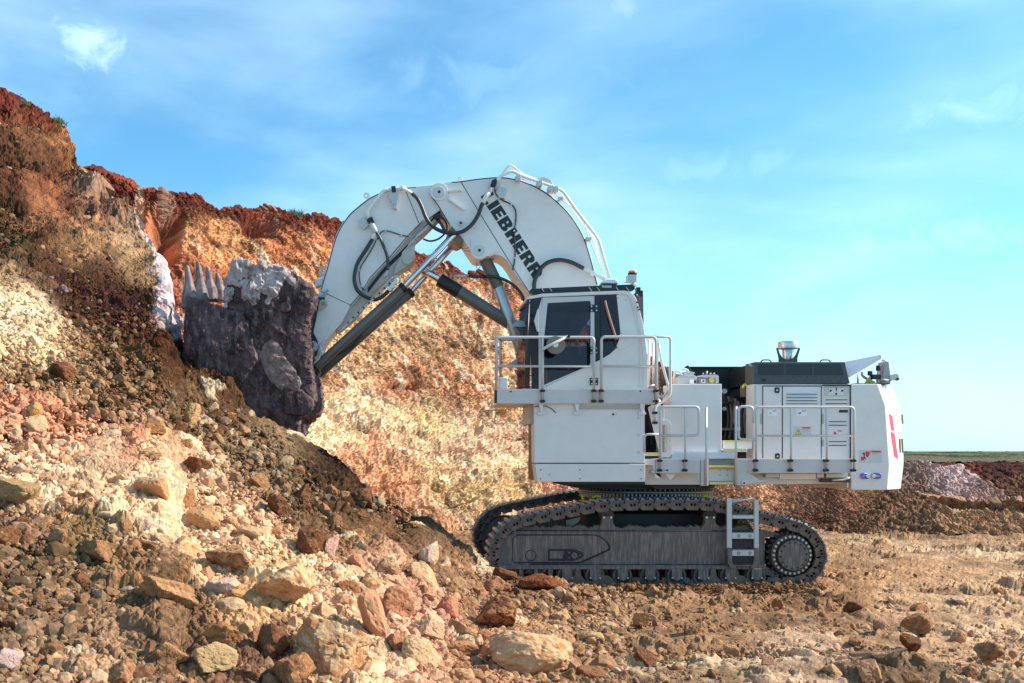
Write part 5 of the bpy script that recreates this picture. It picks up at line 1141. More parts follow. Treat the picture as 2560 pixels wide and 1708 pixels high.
for poly in ([(2222, 1034.5), (2230.5, 1040), (2235.6, 1078.6), (2227.4, 1074.8)], [(2226, 1078.6), (2236, 1083.7), (2245, 1148.8), (2235, 1141)]):
    n_ = 6; a, b, c, d_ = [Vector((*q, 0)) for q in poly]
    m = MB(); ok = True; V = []
    for i in range(n_ + 1):
        l = a.lerp(d_, i / n_); r = b.lerp(c, i / n_); p, q = on_bevel(l.x, l.y), on_bevel(r.x, r.y)
        if p and q: V.append((m.bm.verts.new(p), m.bm.verts.new(q)))
    for (p, q), (r, s) in zip(V, V[1:]): m.bm.faces.new((p, q, s, r))
    m.build('red_stripe', 'red', cwo)
for (y0, y1) in ((1036, 1060), (1097, 1132)):
    for x in (2248.5, 2254.5):
        if y1 < 1070 and x < 2252: continue
        p = on_bevel(x, (y0 + y1) / 2)
        if p: 
            m = MB(); hz = (y1 - y0) / 2 / 117; m.prism([(p.x - .015, p.z + hz), (p.x + .012, p.z + hz), (p.x + .028, p.z - hz), (p.x + .001, p.z - hz)], p.y - 0.012, p.y + 0.02, px=False); m.build('amber_reflector', 'bronze', cwo)
lb = R('danger_label', 'decalg', cwo, 2148, 1124.5, 2205, 1157.5, 0.3545, 0.3595, 0)
R('red_bar', 'red', lb, 2176, 1127, 2202, 1131.5, 0.352, 0.354, 0); R('red_square', 'red', lb, 2152.5, 1142, 2161, 1151.5, 0.352, 0.354, 0)
P('red_block', 'red', lb, [(2163, 1129), (2174, 1129), (2174, 1138), (2170, 1143), (2165, 1142)], 0.352, 0.354, 0); P('crushed_figure', 'black', lb, [(2155, 1135), (2160, 1131), (2162, 1133), (2162, 1142), (2165, 1147), (2163, 1149), (2160, 1142), (2159, 1136)], 0.351, 0.353, 0)
MB().prism([(2177, 1131), (2178.6, 1127.8), (2180, 1131)], 0.3505, 0.3515).build('tiny_triangle', 'yellow', lb); m = MB(); [m.rect(2180, y, 2180 + w_, y + .7, 0.352, 0.354) for y, w_ in ((1134, 18), (1136, 16))]; m.build('small_print', 'grey', lb)
for x, s in ((2170, -1), (2185, 1)):
    e = MB().disc(x, 1190, 0.30, 0.3595, 0.042, 16).build('shackle_bolt', 'steel', cwo, 0.004)
    c = W(x, 1190, 0.33); sh = [c + Vector((s * dx, 0, dz)) for dx, dz in ((0, .045), (.12, .045), (.135, .03), (.135, -.03), (.12, -.045), (0, -.045))]
    m = MB(); m.tube(fillet(sh, 0.03), 0.018, 8); m.build('lifting_shackle', 'purple', cwo)
m = MB()
# roof fittings at the rear
fl = P('rear_flap', 'white', EX, [(2122, 938), (2200, 887), (2204, 888), (2204, 897), (2126, 943)], 0.5, 2.2, 0.006)
T('flap_strut', 'alu', EX, [(2205, 901), (2218, 903), (2214, 945)], 0.02, 'f', Y=0.8); T('flap_strut', 'alu', EX, [(2207, 905), (2208, 955)], 0.016, 'n', Y=0.9); T('flap_strut', 'alu', EX, [(2144, 938), (2145, 960)], 0.02, 'n', Y=0.8); T('flap_strut', 'alu', EX, [(2155, 930), (2157, 940), (2170, 949)], 0.03, 'c', Y=0.9)
P('fill_column', 'greyc', EX, [(2212, 904), (2222, 904), (2228, 950), (2226, 960), (2206, 960), (2208, 940)], 0.7, 1.0, 0.008)
P('fill_arm', 'alu', EX, [(2226, 938), (2240, 934), (2247, 936), (2248, 948), (2232, 952), (2226, 948)], 0.65, 0.9, 0.008); P('camera', 'black', EX, [(2242, 948), (2247, 944), (2250, 948), (2245, 952)], 0.6, 0.7)
for x, y0, y1, r in ((2175, 928, 939, .05), (2196, 914, 927, .05)): vcyl('cap', 'black', EX, x, y0, y1, 0.7, r); vcyl('cap_stem', 'alu', EX, x, y1, 958, 0.7, .014)
P('yellow_bracket', 'yellow', EX, [(2162, 959), (2166, 952), (2176, 940), (2184, 941), (2180, 950), (2190, 955), (2186, 959)], 0.72, 0.76); R('sensor', 'black', EX, 2183, 936, 2203, 948, 0.6, 0.72, 0.006); T('pipe', 'alu', EX, [(2200, 949), (2220, 951)], 0.02, 'n', Y=0.65); R('roof_plate', 'dark', EX, 2138, 958, 2225, 961, 0.5, 1.2)
# walkways and rails on this side
R('walkway', 'white', EX, 1636, 1178, 1752, 1183, -0.06, 0.36, 0.003); R('walkway', 'white', EX, 1877, 1178, 2130, 1183, -0.06, 0.40, 0.003)
R('toe_board', 'offwhite', EX, 1638.6, 1147.6, 1750, 1183, -0.10, -0.062, 0.005); R('toe_board', 'offwhite', EX, 1877, 1147.5, 2130.5, 1183, -0.10, -0.062, 0.005)
m = MB(); m.disc(1661, 1176, -0.105, -0.1005, 0.012, 8); m.disc(1668, 1176, -0.105, -0.1005, 0.022, 10); m.build('bolt', 'black', EX); P('walkway_side', 'white', EX, [(1632, 1150), (1638, 1147.6), (1638, 1183), (1640, 1195), (1652, 1196), (1640, 1183.5), (1636, 1183.5)], -0.09, -0.06)
P('walkway_gusset', 'white', EX, [(1662, 1184), (1690, 1184), (1676, 1203)], 0.0, 0.03); R('stair_side', 'alu', EX, 1753, 1148, 1762, 1215, -0.10, 0.0, 0.005); R('stair_side', 'white', EX, 1763, 1148, 1771, 1215, -0.12, -0.05, 0.01)
step(1772, 1164, 1836, 1170, 0.0, 'grey'); step(1774, 1205.5, 1834, 1212, 0.0, 'grey'); R('stair_riser', 'white', EX, 1772, 1171, 1836, 1204, 0.20, 0.25)
m = MB(); [m.disc(x, y, 0.193, 0.1995, 0.011, 8) for x in (1800, 1818) for y in (1176, 1188)]; m.build('bolt', 'black', EX)
P('battery_box', 'alu', EX, [(1842, 1147), (1877, 1147), (1877, 1184), (1900, 1200), (1910, 1200), (1910, 1206), (1850, 1214), (1842, 1214)], 0.0, 0.35, 0.01)
bt = R('isolator', 'decalw', EX, 1856, 1203, 1866, 1213, -0.05, -0.002, 0.004); MB().disc(1861, 1208, -0.065, -0.051, 0.028, 14).build('isolator_knob', 'red', bt)
m = MB()
for x0, x1, mt in ((1914, 1948, 'decalg'), (1949, 2040, 'white'), (2042, 2060, 'alu'), (2066, 2120, 'alu')): R('underbelly_panel', mt, EX, x0, 1184, x1, 1194 if mt != 'white' else 1198, 0.3, 0.45, 0.004)
R('rear_cross_member', 'filter', EX, 2055, 1197, 2126, 1206, 0.3, 0.45); T('pipe', 'alu', EX, [(2080, 1201), (2110, 1200), (2124, 1194)], 0.02, 'f', Y=0.25); R('jack_point', 'alu', EX, 2117, 1207, 2121, 1220, 0.3, 0.4)
def rail(pts, r=0.027, mode='f', name='handrail', Y=-0.14, par=EX): return T(name, 'alu', par, pts, r, mode, Y=Y)
g = rail([(1650, 1180), (1650, 1017), (1747, 1017), (1747, 1089), (1652, 1089)]); rail([(1713, 1020), (1713, 1180)], 0.024, 'n', 'post', par=g); clamp_pair(g, 1650, -0.14, 1152, 1176); clamp_pair(g, 1713, -0.14, 1152, 1176)
rail([(1765.5, 1018), (1765.5, 1214)], 0.024, 'n', 'post'); rail([(1840, 1016), (1840, 1212)], 0.027, 'n', 'post')
g = rail([(1888, 1099), (1846.5, 1099), (1846.5, 1016.5), (1882, 1016.5), (1882, 1058)], 0.027, 'f', 'hoop_rail'); R('hoop_plate', 'alu', g, 1841, 1067, 1851, 1078, -0.17, -0.11)
g = rail([(1890, 1181), (1890, 1018), (2135, 1018), (2135, 1180)], mode='f'); rail([(1890, 1089.6), (2135, 1089.6)], 0.023, 'n', 'mid_rail', par=g)
for x in (1977.4, 2066.7): rail([(x, 1018), (x, 1180)], 0.026, 'n', 'post', par=g)
for x in (1890, 1977.4, 2066.7, 2135): clamp_pair(g, x, -0.14, 1152, 1176)

# ---------------------------------------------------------- cab
CY0, CY1 = 0.12, 1.85
cab = MB().prism([(1541.5, 737.5), (1560, 729), (1573, 731), (1583, 739), (1590, 752), (1597, 777), (1605, 812), (1611, 845), (1616, 910), (1616, 973), (1350, 973), (1360, 965), (1477, 912.5), (1488, 906), (1505, 897), (1525, 885.5), (1539, 872), (1548, 849), (1551, 829)], CY0, CY0 + 0.05).build('cab', 'white', EX, 0.006)
band_o = [(1318, 742), (1355, 734), (1460, 729.5), (1560, 726), (1575, 729), (1586, 738), (1593, 752), (1600, 777), (1609, 812), (1614, 845), (1619, 910), (1619, 973)]; band_i = [(1318, 749), (1355, 742.5), (1460, 738.5), (1555, 735), (1568, 738), (1577, 745), (1583, 756), (1590, 780), (1598, 815), (1603, 846), (1608, 910), (1608, 973)]
MB().prism(band_o + band_i[::-1], CY0 - 0.02, CY1).build('roof_and_rear_wall', 'white', cab, 0.012)
R('cab_floor', 'grey', cab, 1314, 965, 1607, 973, CY0 + 0.06, CY1 - 0.05)
# near side door with its glass
dr = MB().ring([(1356, 744), (1486, 740), (1486, 825), (1486, 906.5), (1477, 913), (1358, 972.5), (1351, 972.5), (1353, 860)], [(1369, 758), (1474, 752), (1476.5, 756), (1476.5, 909), (1470, 915), (1361, 962), (1359.5, 962), (1360, 850)], CY0 - 0.01, CY0 + 0.04).build('door', 'alu', cab, 0.005)
P('door_glass', 'glass', dr, [(1367, 756), (1475, 750), (1478, 754), (1478, 911), (1358, 964), (1358.5, 850)], CY0 + 0.015, CY0 + 0.022, 0)
P('door_seal', 'black', dr, [(1486.5, 739), (1500, 738.6), (1500, 897.5), (1488.5, 904), (1486.5, 905)], CY0 - 0.004, CY0 + 0.05, 0)
P('side_glass', 'glass', cab, [(1501, 738), (1541.4, 737), (1551, 829), (1548, 849), (1539, 872), (1525, 885), (1505, 897), (1501, 898.5)], CY0 + 0.015, CY0 + 0.022, 0)
T('panel_seam', 'grey', cab, [(1541, 737.2), (1558, 738), (1570, 745), (1577, 760), (1588, 800), (1597, 841), (1597.6, 860), (1597.6, 972)], 0.0035, 'c', Y=CY0 - 0.001, seg=5); T('panel_seam', 'grey', cab, [(1546, 878), (1552, 876), (1597, 855)], 0.002, 'n', Y=CY0 - 0.001, seg=5)
m = MB(); [m.disc(x, y, CY0 - 0.006, CY0 - 0.0005, 0.010, 8) for x, y in ((1545, 745), (1565, 751), (1552.5, 833))]; m.build('bolt', 'black', cab)
for y in (770.7, 876, 954):
    hg = R('hinge', 'black', cab, 1475, y - 9, 1495.5, y + 9, CY0 - 0.03, CY0 - 0.012, 0.006)
    m = MB(); [m.disc(1485 + dx, y + dy, CY0 - 0.04, CY0 - 0.031, 0.016, 10) for dx in (-6, 6.5) for dy in (-5, 5.5)]; m.build('hinge_bolt', 'steel', hg)
# front windscreen side, dark
P('front_pillar', 'alu', cab, [(1346, 772), (1355, 744), (1356, 800), (1353.5, 972), (1347, 972)], CY0 - 0.005, CY0 + 0.05); P('front_corner_glass', 'black', cab, [(1324, 747), (1353, 743), (1345.5, 774), (1346, 972), (1330, 972), (1326, 850)], CY0 + 0.02, CY0 + 0.05)
P('windscreen', 'glass', cab, [(1322, 748), (1325, 748), (1317, 970), (1313, 970)], CY0 + 0.1, CY1 - 0.05, 0)
P('windscreen_guard', 'black', cab, [(1319, 748), (1326, 747.5), (1328, 850), (1324, 971), (1312, 971), (1314, 850)], CY0 - 0.01, CY0 + 0.03, 0.004); T('guard_bar', 'rubber', cab, [(1322, 750), (1317, 860), (1315, 970)], 0.03, 'n', Y=CY0 - 0.03)
m = MB(); [m.tube([W(1315 , y, CY0 - .03), W(1336, y - 3, CY0 - .01)], 0.012, 6) for y in (768, 790, 812, 940)]; m.build('guard_bracket', 'dark', cab)
# far wall: frame with windows, and interior
MB().ring([(1340, 745), (1608, 738), (1612, 972), (1330, 972)], [(1376, 781), (1476, 781), (1476, 868), (1376, 868)], CY1 - 0.08, CY1 - 0.04).build('far_wall', 'interior', cab); R('window_bar', 'grey', cab, 1424, 781, 1427, 868, CY1 - 0.085, CY1 - 0.05); R('window_sill', 'grey', cab, 1410, 866, 1480, 869, CY1 - 0.12, CY1 - 0.085)
R('far_glass', 'glass', cab, 1376, 781, 1476, 868, CY1 - 0.065, CY1 - 0.06, 0)
se = P('operator_seat', 'seat', cab, [(1470, 900), (1476, 850), (1486, 812), (1502, 808), (1510, 830), (1508, 900), (1500, 935), (1440, 935), (1432, 915), (1440, 903)], 0.75, 1.25, 0.04); P('seat_bolster', 'tan', se, [(1508, 812), (1515, 815), (1516, 850), (1508, 880), (1503, 860)], 0.74, 1.2, 0.02)
P('side_console', 'seat', cab, [(1400, 905), (1440, 905), (1450, 935), (1398, 935)], 0.5, 0.7, 0.02); T('joystick', 'black', cab, [(1412, 905), (1409, 888)], 0.025, 'n', Y=0.6); P('front_console', 'hood', cab, [(1365, 890), (1398, 880), (1404, 935), (1372, 960)], 0.7, 1.2, 0.02)
T('sunlit_bar', 'tan', cab, [(1512, 752, 0.10), (1522, 790, 0.09), (1541, 850, 0.10)], [0.028] * 13, 'c'); T('wiper_blade', 'rubber', cab, [(1530, 838, 0.095), (1543, 872, 0.095)], 0.008, 'n'); MB().disc(1529, 789, 0.095, 0.13, 0.045, 16).build('grab_ring', 'black', cab)  # diagonal bar in tan: its sunlit tone is put into the colour
T('inner_wiper', 'alu', cab, [(1364, 795, .3), (1384, 832, .3)], 0.008, 'n'); T('inner_lever', 'alu', cab, [(1406, 868, .3), (1420, 888, .3)], 0.009, 'n'); R('yellow_tag', 'yellow', cab, 1447, 868, 1454, 884, 1.2, 1.22)
# light bar and fittings on the roof
lbx = P('roof_light_bar', 'black', cab, [(1326, 724), (1329, 722), (1500, 714), (1582, 711), (1588, 716), (1587, 724), (1565, 726), (1334, 735), (1327, 732)], 0.1, 0.35, 0.006)
for x in (1352, 1372, 1472, 1492, 1540, 1565): T('bar_stay', 'grey', lbx, [(x, 718, .08), (x + 8, 729, .06)], 0.006, 'n')
R('bar_label', 'grey', lbx, 1505, 714, 1529, 719.5, 0.09, 0.099, 0); P('antenna_puck', 'decalw', cab, [(1504, 708), (1510, 700), (1520, 697), (1538, 697), (1545, 702), (1546, 708)], 0.4, 0.75, 0.02); P('puck_base', 'black', cab, [(1504, 708.5), (1546, 708.5), (1540, 713), (1508, 713)], 0.42, 0.7)
vcyl('beacon_post', 'decalg', cab, 1581, 690, 716, 0.6, 0.04); bc = R('beacon_box', 'alu', cab, 1570, 687, 1592, 704, 0.5, 0.7, 0.006); vcyl('beacon', 'orange', bc, 1581, 677.5, 682.5, 0.6, 0.085); vcyl('beacon_collar', 'black', bc, 1581, 682.6, 687.5, 0.6, 0.095)
for (x0, y0, x1, y1) in ((1592, 718, 1602, 733), (1598, 726, 1608, 740), (1586, 733, 1592, 742)): R('rear_camera', 'black', cab, x0, y0, x1, y1, 0.3, 0.45, 0.01)
T('cable', 'rubber', cab, [(1560, 706, .5), (1580, 708, .45), (1592, 718, .4)], 0.005); T('cable', 'rubber', cab, [(1592, 742, .35), (1598, 750, .3), (1600, 740, .35)], 0.005); m = MB(); [m.disc(x, y, 0.05, 0.08, 0.018, 8) for x, y in ((1593, 756), (1595, 768), (1598, 774))]; m.build('roof_clip', 'black', cab)
# mirrors and work lamps
mr = MB(); c = W(1389, 862.5, -0.30); ax = Vector((-0.15, -0.95, 0.15)).normalized(); mr.tube([c, c + ax * -0.05, c + ax * -0.09], [0.19, 0.185, 0.05], 32); mro = mr.build('round_mirror', 'tanm', cab, 0.005)
m = MB(); m.tube([c + ax * 0.02, c - ax * 0.01], 0.055, 16); m.build('mirror_hub', 'decalw', mro); T('mirror_arm', 'alu', mro, [(1353, 876, -0.36), (1366, 868, -0.38), (1421, 841, -0.38)], 0.03, 'f'); MB().disc(1422, 841, -0.42, -0.33, 0.03, 12).build('arm_knob', 'dark', mro)
P('side_mirror', 'decalg', cab, [(1344, 773), (1347, 776), (1347, 829), (1343, 829), (1335, 802)], CY0 - 0.12, CY0 - 0.07); P('work_lamp', 'lampg', EX, [(1281, 814), (1284, 809), (1296, 800), (1312, 803), (1315, 817), (1310, 818), (1282, 817)], 0.4, 0.7, 0.01); P('work_lamp_housing', 'hood', EX, [(1290, 819), (1316, 819), (1318, 838), (1302, 838)], 0.4, 0.7, 0.01)

# ---------------------------------------------------------- boom
BY0, BY1 = 2.0, 2.9
BO = [(1076, 470), (1086, 460), (1098, 457), (1116, 455.5), (1148.6, 452), (1190, 447), (1238.8, 441.5), (1274, 443.5), (1307, 452), (1340, 465), (1373, 485), (1406, 513.5), (1428, 538), (1450, 571), (1466, 604.5), (1479.5, 649), (1496, 711), (1500, 760), (1440, 850), (1370, 850), (1340, 780), (1324.6, 733), (1287, 682.6), (1276, 664), (1265, 649), (1252, 640), (1236, 636), (1224, 641), (1216, 641), (1206, 646), (1198, 647), (1188, 644), (1180, 634), (1153, 593), (1124, 561), (1110, 540), (1093, 511), (1078, 493), (1074, 482)]
boom = P('boom', 'white', EX, BO, BY0, BY1, 0.012)
T('top_seam', 'black', boom, [(1130, 456), (1150, 453.8 + 1), (1190, 449), (1238.8, 444.5), (1274, 446.5), (1306, 455), (1338.5, 468), (1371, 488), (1403.5, 516), (1425.5, 540), (1447.5, 573), (1463, 606), (1476.6, 650), (1492, 711)], 0.013, 'c', Y=BY0 + 0.001, seg=6)  # black line drawn for the weld shadow below the top flange
T('weld_seam', 'black', boom, [(1153, 456), (1195, 526), (1265, 640), (1290, 680), (1324, 732)], 0.009, 'n', Y=BY0 + 0.001, seg=6)
T('lower_edge', 'black', boom, [(1079, 493), (1094, 511), (1124, 561)], 0.010, 'n', Y=BY0, seg=6)
# underside ribs by the lift cylinder pin
for k in range(3): T('underside_rib', 'grey', boom, [(1222 + 2 * k, 643 + 4 * k), (1238, 637 + 5 * k), (1252, 642 + 4 * k), (1262, 650 + 3 * k)], 0.018, 'c', Y=2.3 + 0.1 * k)
def boss(px, py, R1, R2, R3, par, Y=BY0):
    b_ = MB().disc(px, py, Y - 0.03, Y - 0.001, R1, 36).build('pin_boss', 'white', par, 0.008)
    MB().disc(px, py, Y - 0.055, Y - 0.031, R2, 32).build('pin_cap', 'decalg', b_, 0.006); MB().disc(px, py, Y - 0.062, Y - 0.056, R3, 16).build('pin_hole', 'black', b_)
boss(1098, 479.5, 0.205, 0.125, 0.034, boom); boss(1198.8, 625.8, 0.205, 0.125, 0.034, boom); boss(1152, 557.5, 0.085, 0.062, 0.03, boom)
P('gusset', 'white', boom, [(1120, 476), (1152, 472), (1155, 476), (1123, 480)], BY0 - 0.07, BY0 - 0.001, 0.004); P('gusset', 'white', boom, [(1124, 494), (1162, 523), (1159, 526), (1120, 499)], BY0 - 0.07, BY0 - 0.001, 0.004); P('reinforcing_plate', 'white', boom, [(1176, 598), (1200, 595), (1225, 605), (1250, 628), (1240, 632), (1226, 636), (1216, 641), (1205, 648), (1188, 645), (1178, 632)], BY0 - 0.02, BY0 - 0.001, 0.008)
# lettering down the boom: heavy letters cut as outlines (unit box, y up)
GL = {'L': [[(0, 0), (.62, 0), (.62, .26), (.32, .26), (.32, 1), (0, 1)]], 'I': [[(0, 0), (.32, 0), (.32, 1), (0, 1)]],
 'E': [[(0, 0), (.66, 0), (.66, .24), (.32, .24), (.32, .39), (.60, .39), (.60, .61), (.32, .61), (.32, .76), (.66, .76), (.66, 1), (0, 1)]],
 'H': [[(0, 0), (.32, 0), (.32, .37), (.48, .37), (.48, 0), (.80, 0), (.80, 1), (.48, 1), (.48, .63), (.32, .63), (.32, 1), (0, 1)]],
 'B': [[(0, 0), (.30, 0), (.30, 1), (0, 1)], [(.30, 0), (.50, 0), (.66, .05), (.75, .16), (.76, .34), (.70, .45), (.60, .52), (.68, .60), (.72, .70), (.71, .85), (.62, .96), (.48, 1), (.30, 1), (.30, .80), (.40, .80), (.43, .74), (.43, .67), (.40, .61), (.30, .61), (.30, .41), (.42, .41), (.46, .35), (.46, .26), (.42, .20), (.30, .20)]],
 'R': [[(0, 0), (.30, 0), (.30, 1), (0, 1)], [(.30, .38), (.36, .38), (.47, 0), (.80, 0), (.66, .44), (.74, .54), (.77, .68), (.75, .84), (.66, .95), (.52, 1), (.30, 1), (.30, .80), (.41, .80), (.45, .74), (.45, .65), (.41, .59), (.30, .59)]]}
WID = {'L': .68, 'I': .40, 'E': .74, 'B': .84, 'H': .88, 'R': .85}
def lettering():
    o_ = Vector((1201.5, 492.0)); ad = Vector((0.5405, 0.8413)); up = Vector((0.8413, -0.5405)); Hh = 31.5
    word = 'LIEBHERR'; tot = sum(WID[c_] for c_ in word); k = 247.0 / tot; x = 0
    for c_ in word:
        m = MB()
        for poly in GL[c_]:
            pts = [o_ + ad * (k * (x + p[0])) + up * (Hh * p[1]) for p in poly]
            m.prism([(q_.x, q_.y) for q_ in pts], BY0 - 0.006, BY0 - 0.0015)
        m.build('letter', 'letter', boom); x += WID[c_]
lettering()
# hose brackets
def bracket(par, pts, Y=BY0, nm='hose_bracket'):
    b_ = P(nm, 'alu', par, pts, Y - 0.10, Y - 0.001, 0.006); cx_ = sum(p[0] for p in pts) / len(pts); cy_ = sum(p[1] for p in pts) / len(pts)
    m = MB(); [m.disc(cx_ + dx, cy_ + dy, Y - 0.115, Y - 0.101, 0.022, 8) for dx in (-5, 5) for dy in (-4, 6)]; m.build('bolt', 'steel', b_)
bracket(boom, [(1246, 468), (1252, 463), (1270, 478), (1262, 496), (1248, 494), (1240, 480)])
P('pipe_clamp', 'black', boom, [(1230, 450), (1240, 446), (1244, 452), (1240, 464), (1232, 470), (1226, 466)], BY0 - 0.2, BY0 - 0.05, 0.01)
# hydraulic lines on the boom
hY = BY0 - 0.16
T('hydraulic_hose', 'rubber', boom, [(1029.7, 484), (1043, 496), (1054, 516), (1063, 540), (1074, 558), (1090, 572), (1112, 581), (1138, 583), (1160, 577), (1180, 561), (1195, 538), (1203, 516), (1208, 506)], 0.045, Y=hY)
T('hose_coupling', 'cream', boom, [(1207, 508), (1216, 491), (1223, 483)], 0.055, 'n', Y=hY); T('hydraulic_pipe', 'cream', boom, [(1223, 484), (1236, 458), (1252, 440), (1280, 427), (1307, 441), (1357, 458), (1395, 471), (1409, 480), (1438, 522), (1490, 590), (1498, 603), (1523, 694)], 0.036, 'f', Y=hY)
T('hydraulic_pipe', 'cream', boom, [(1250, 447), (1262, 428), (1276, 411), (1308, 438), (1330, 446), (1360, 456)], 0.030, 'f', Y=hY + 0.25); T('hydraulic_pipe', 'cream', boom, [(1372, 470), (1400, 496), (1437, 524), (1460, 556), (1472, 594), (1512, 697)], 0.014, 'f', Y=hY + 0.1); T('hydraulic_pipe', 'cream', boom, [(1340, 455), (1400, 476), (1446, 540), (1484, 592), (1510, 694)], 0.026, 'f', Y=hY + 0.5)
for x, y in ((1296, 443), (1350, 456), (1378, 468), (1390, 470)): R('pipe_clamp', 'alu', boom, x - 6, y - 5, x + 6, y + 8, hY - 0.05, hY + 0.3, 0.006)
P('pipe_valve', 'alu', boom, [(1338, 447), (1360, 442), (1378, 450), (1382, 460), (1366, 458)], hY + 0.05, hY + 0.3, 0.01); T('lifting_eye', 'alu', boom, [(1307, 452), (1309, 440), (1317, 438), (1324, 445), (1327, 456)], 0.022, 'c', Y=2.5); T('lifting_eye', 'alu', boom, [(1146, 452), (1147, 446), (1153, 444), (1157, 451)], 0.012, 'c', Y=2.5)
for x, y in ((1402, 496), (1472, 597)): R('pipe_clamp', 'alu', boom, x - 6, y - 4, x + 6, y + 4, hY + 0.02, hY + 0.18, 0.005)
T('electric_cable', 'rubber', boom, [(1236.6, 472), (1241, 486), (1252, 498), (1266, 505), (1279, 512), (1288, 524), (1290, 545), (1286, 577), (1287, 605), (1288, 632), (1286, 655), (1281, 676)], 0.016, Y=BY0 - 0.03, seg=6)
for x, y in ((1248, 495), (1279, 511), (1286, 577), (1287, 645)): MB().disc(x, y, BY0 - 0.06, BY0 - 0.001, 0.022, 8).build('cable_clip', 'alu', boom)
T('hydraulic_hose', 'rubber', boom, [(1335.6, 724), (1336, 706), (1343, 686), (1355, 668), (1373, 655), (1399, 650), (1428, 656), (1459, 671)], 0.048, Y=BY0 - 0.12); T('hose_coupling', 'cream', boom, [(1458, 671), (1480, 682), (1512, 699)], 0.034, 'n', Y=BY0 - 0.12); MB().disc(1482, 683, BY0 - 0.19, BY0 - 0.05, 0.06, 12).build('coupling_nut', 'cream', boom); MB().disc(1349, 684, BY0 - 0.12, BY0 - 0.001, 0.05, 14).build('hose_stud', 'black', boom)
T('hydraulic_hose', 'rubber', boom, [(1214, 692), (1235, 692), (1252, 696), (1270, 704), (1285, 714), (1300, 730), (1310, 748)], 0.034, Y=2.2); T('hydraulic_hose', 'rubber', boom, [(1172, 691), (1190, 692), (1214, 692)], 0.034, 'n', Y=2.25); T('hose_coupling', 'alu', boom, [(1135, 690), (1150, 691), (1172, 691)], 0.034, 'n', Y=2.3); 
T('grease_line', 'rubber', boom, [(1141, 604), (1146, 616), (1160, 622), (1172, 619)], 0.006, Y=2.0, seg=5); T('grease_line', 'rubber', boom, [(1158, 612), (1157, 624), (1168, 628), (1176, 627)], 0.006, Y=2.0, seg=5); T('grease_line', 'rubber', boom, [(1191, 655), (1193, 675), (1199, 668), (1207, 655)], 0.007, Y=2.1, seg=5); T('chain', 'alu', boom, [(1290, 690), (1296, 712), (1302, 700), (1310, 724)], 0.012, Y=2.05, seg=6)
# stick
SY0, SY1 = 2.06, 2.84
SO = [(1085, 462), (1073.7, 463), (1018, 468), (985.7, 471.7), (951, 481), (924.5, 493), (901.6, 510), (874.8, 533), (855.6, 558), (842, 583), (832.7, 610), (817, 668), (808, 698), (801, 724), (790, 748), (778, 800), (772, 838), (764, 858), (764, 876), (772, 890), (786, 897), (800, 884), (815, 851), (836, 828), (855, 806), (874, 770), (902, 739), (926, 698.5), (978, 643), (1020, 593), (1049, 561), (1102, 524), (1098, 500)]
stick = P('stick', 'white', EX, SO, SY0, SY1, 0.012)
T('top_seam', 'black', stick, [(1040, 468.5), (1018, 470.5), (985.7, 474), (952, 483.5), (926, 496), (903.6, 512.5), (877, 535.5), (858, 560), (844.5, 585), (835, 611), (819.5, 669), (810.5, 699), (803, 724)], 0.011, 'c', Y=SY0, seg=6)
T('lower_seam', 'black', stick, [(1058, 551), (1019, 590), (977, 640), (925, 695), (900, 736), (874, 766)], 0.010, 'n', Y=SY0, seg=6); T('weld_seam', 'black', stick, [(1012, 472), (1030, 515), (1047, 558)], 0.008, 'n', Y=SY0, seg=6); T('weld_seam', 'black', stick, [(802, 728), (877, 763)], 0.007, 'n', Y=SY0, seg=6)
# the underside channel with its ear; its shade is put into the tan colour
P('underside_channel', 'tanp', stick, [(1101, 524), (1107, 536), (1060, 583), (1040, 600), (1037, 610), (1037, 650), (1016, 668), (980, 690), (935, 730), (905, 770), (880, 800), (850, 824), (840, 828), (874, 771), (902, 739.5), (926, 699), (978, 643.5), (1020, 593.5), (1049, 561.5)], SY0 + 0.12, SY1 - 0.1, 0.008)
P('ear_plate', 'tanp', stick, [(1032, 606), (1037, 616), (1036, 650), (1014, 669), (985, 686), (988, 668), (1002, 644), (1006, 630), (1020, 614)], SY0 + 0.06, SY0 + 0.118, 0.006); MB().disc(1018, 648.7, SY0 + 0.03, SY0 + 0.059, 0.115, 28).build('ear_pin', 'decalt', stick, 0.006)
for k in range(9):
    a = (1034 - 12 * k, 571 + 13.5 * k); T('channel_pipe', 'alu' if k % 2 else 'dark', stick, [(a[0], a[1]), (a[0] + 20, a[1] - 18)], 0.016, 'n', Y=SY0 + 0.10)
for k in range(3): T('channel_hose', 'rubber', stick, [(1100 - 2 * k, 530), (1060 - k, 570 + k * 4), (1010, 622 + k * 4), (960, 672 + 4 * k), (920, 722 + 4 * k)], 0.014, Y=SY0 + 0.11, seg=6)
m = MB()
for k in range(10):      # coiled sleeve
    c = W(1040 + 3.2 * k, 592 - 2.6 * k, SY0 + 0.02); m.tube([c + Vector((-.05, 0, -.10)), c + Vector((.05, 0, .10))], 0.011, 6)
m.build('coiled_sleeve', 'steel', stick)
m = MB()
for k in range(8): c = W(1022 + 3.4 * k, 612 - 2.8 * k, SY0 + 0.02); m.tube([c + Vector((-.05, 0, -.09)), c + Vector((.05, 0, .09))], 0.010, 6)
m.build('coiled_sleeve', 'alu', stick)
R('channel_block', 'dark', stick, 1085, 533, 1100, 546, SY0 + 0.02, SY0 + 0.11, 0.01); T('hydraulic_hose', 'rubber', stick, [(1092, 548), (1104, 562), (1112, 580)], 0.036, Y=SY0 + 0.1); T('hydraulic_hose', 'rubber', stick, [(1100, 540), (1112, 552), (1117, 568), (1112, 584), (1095, 598), (1075, 603), (1058, 598)], 0.022, Y=SY0 + 0.05)
sY = SY0 - 0.12
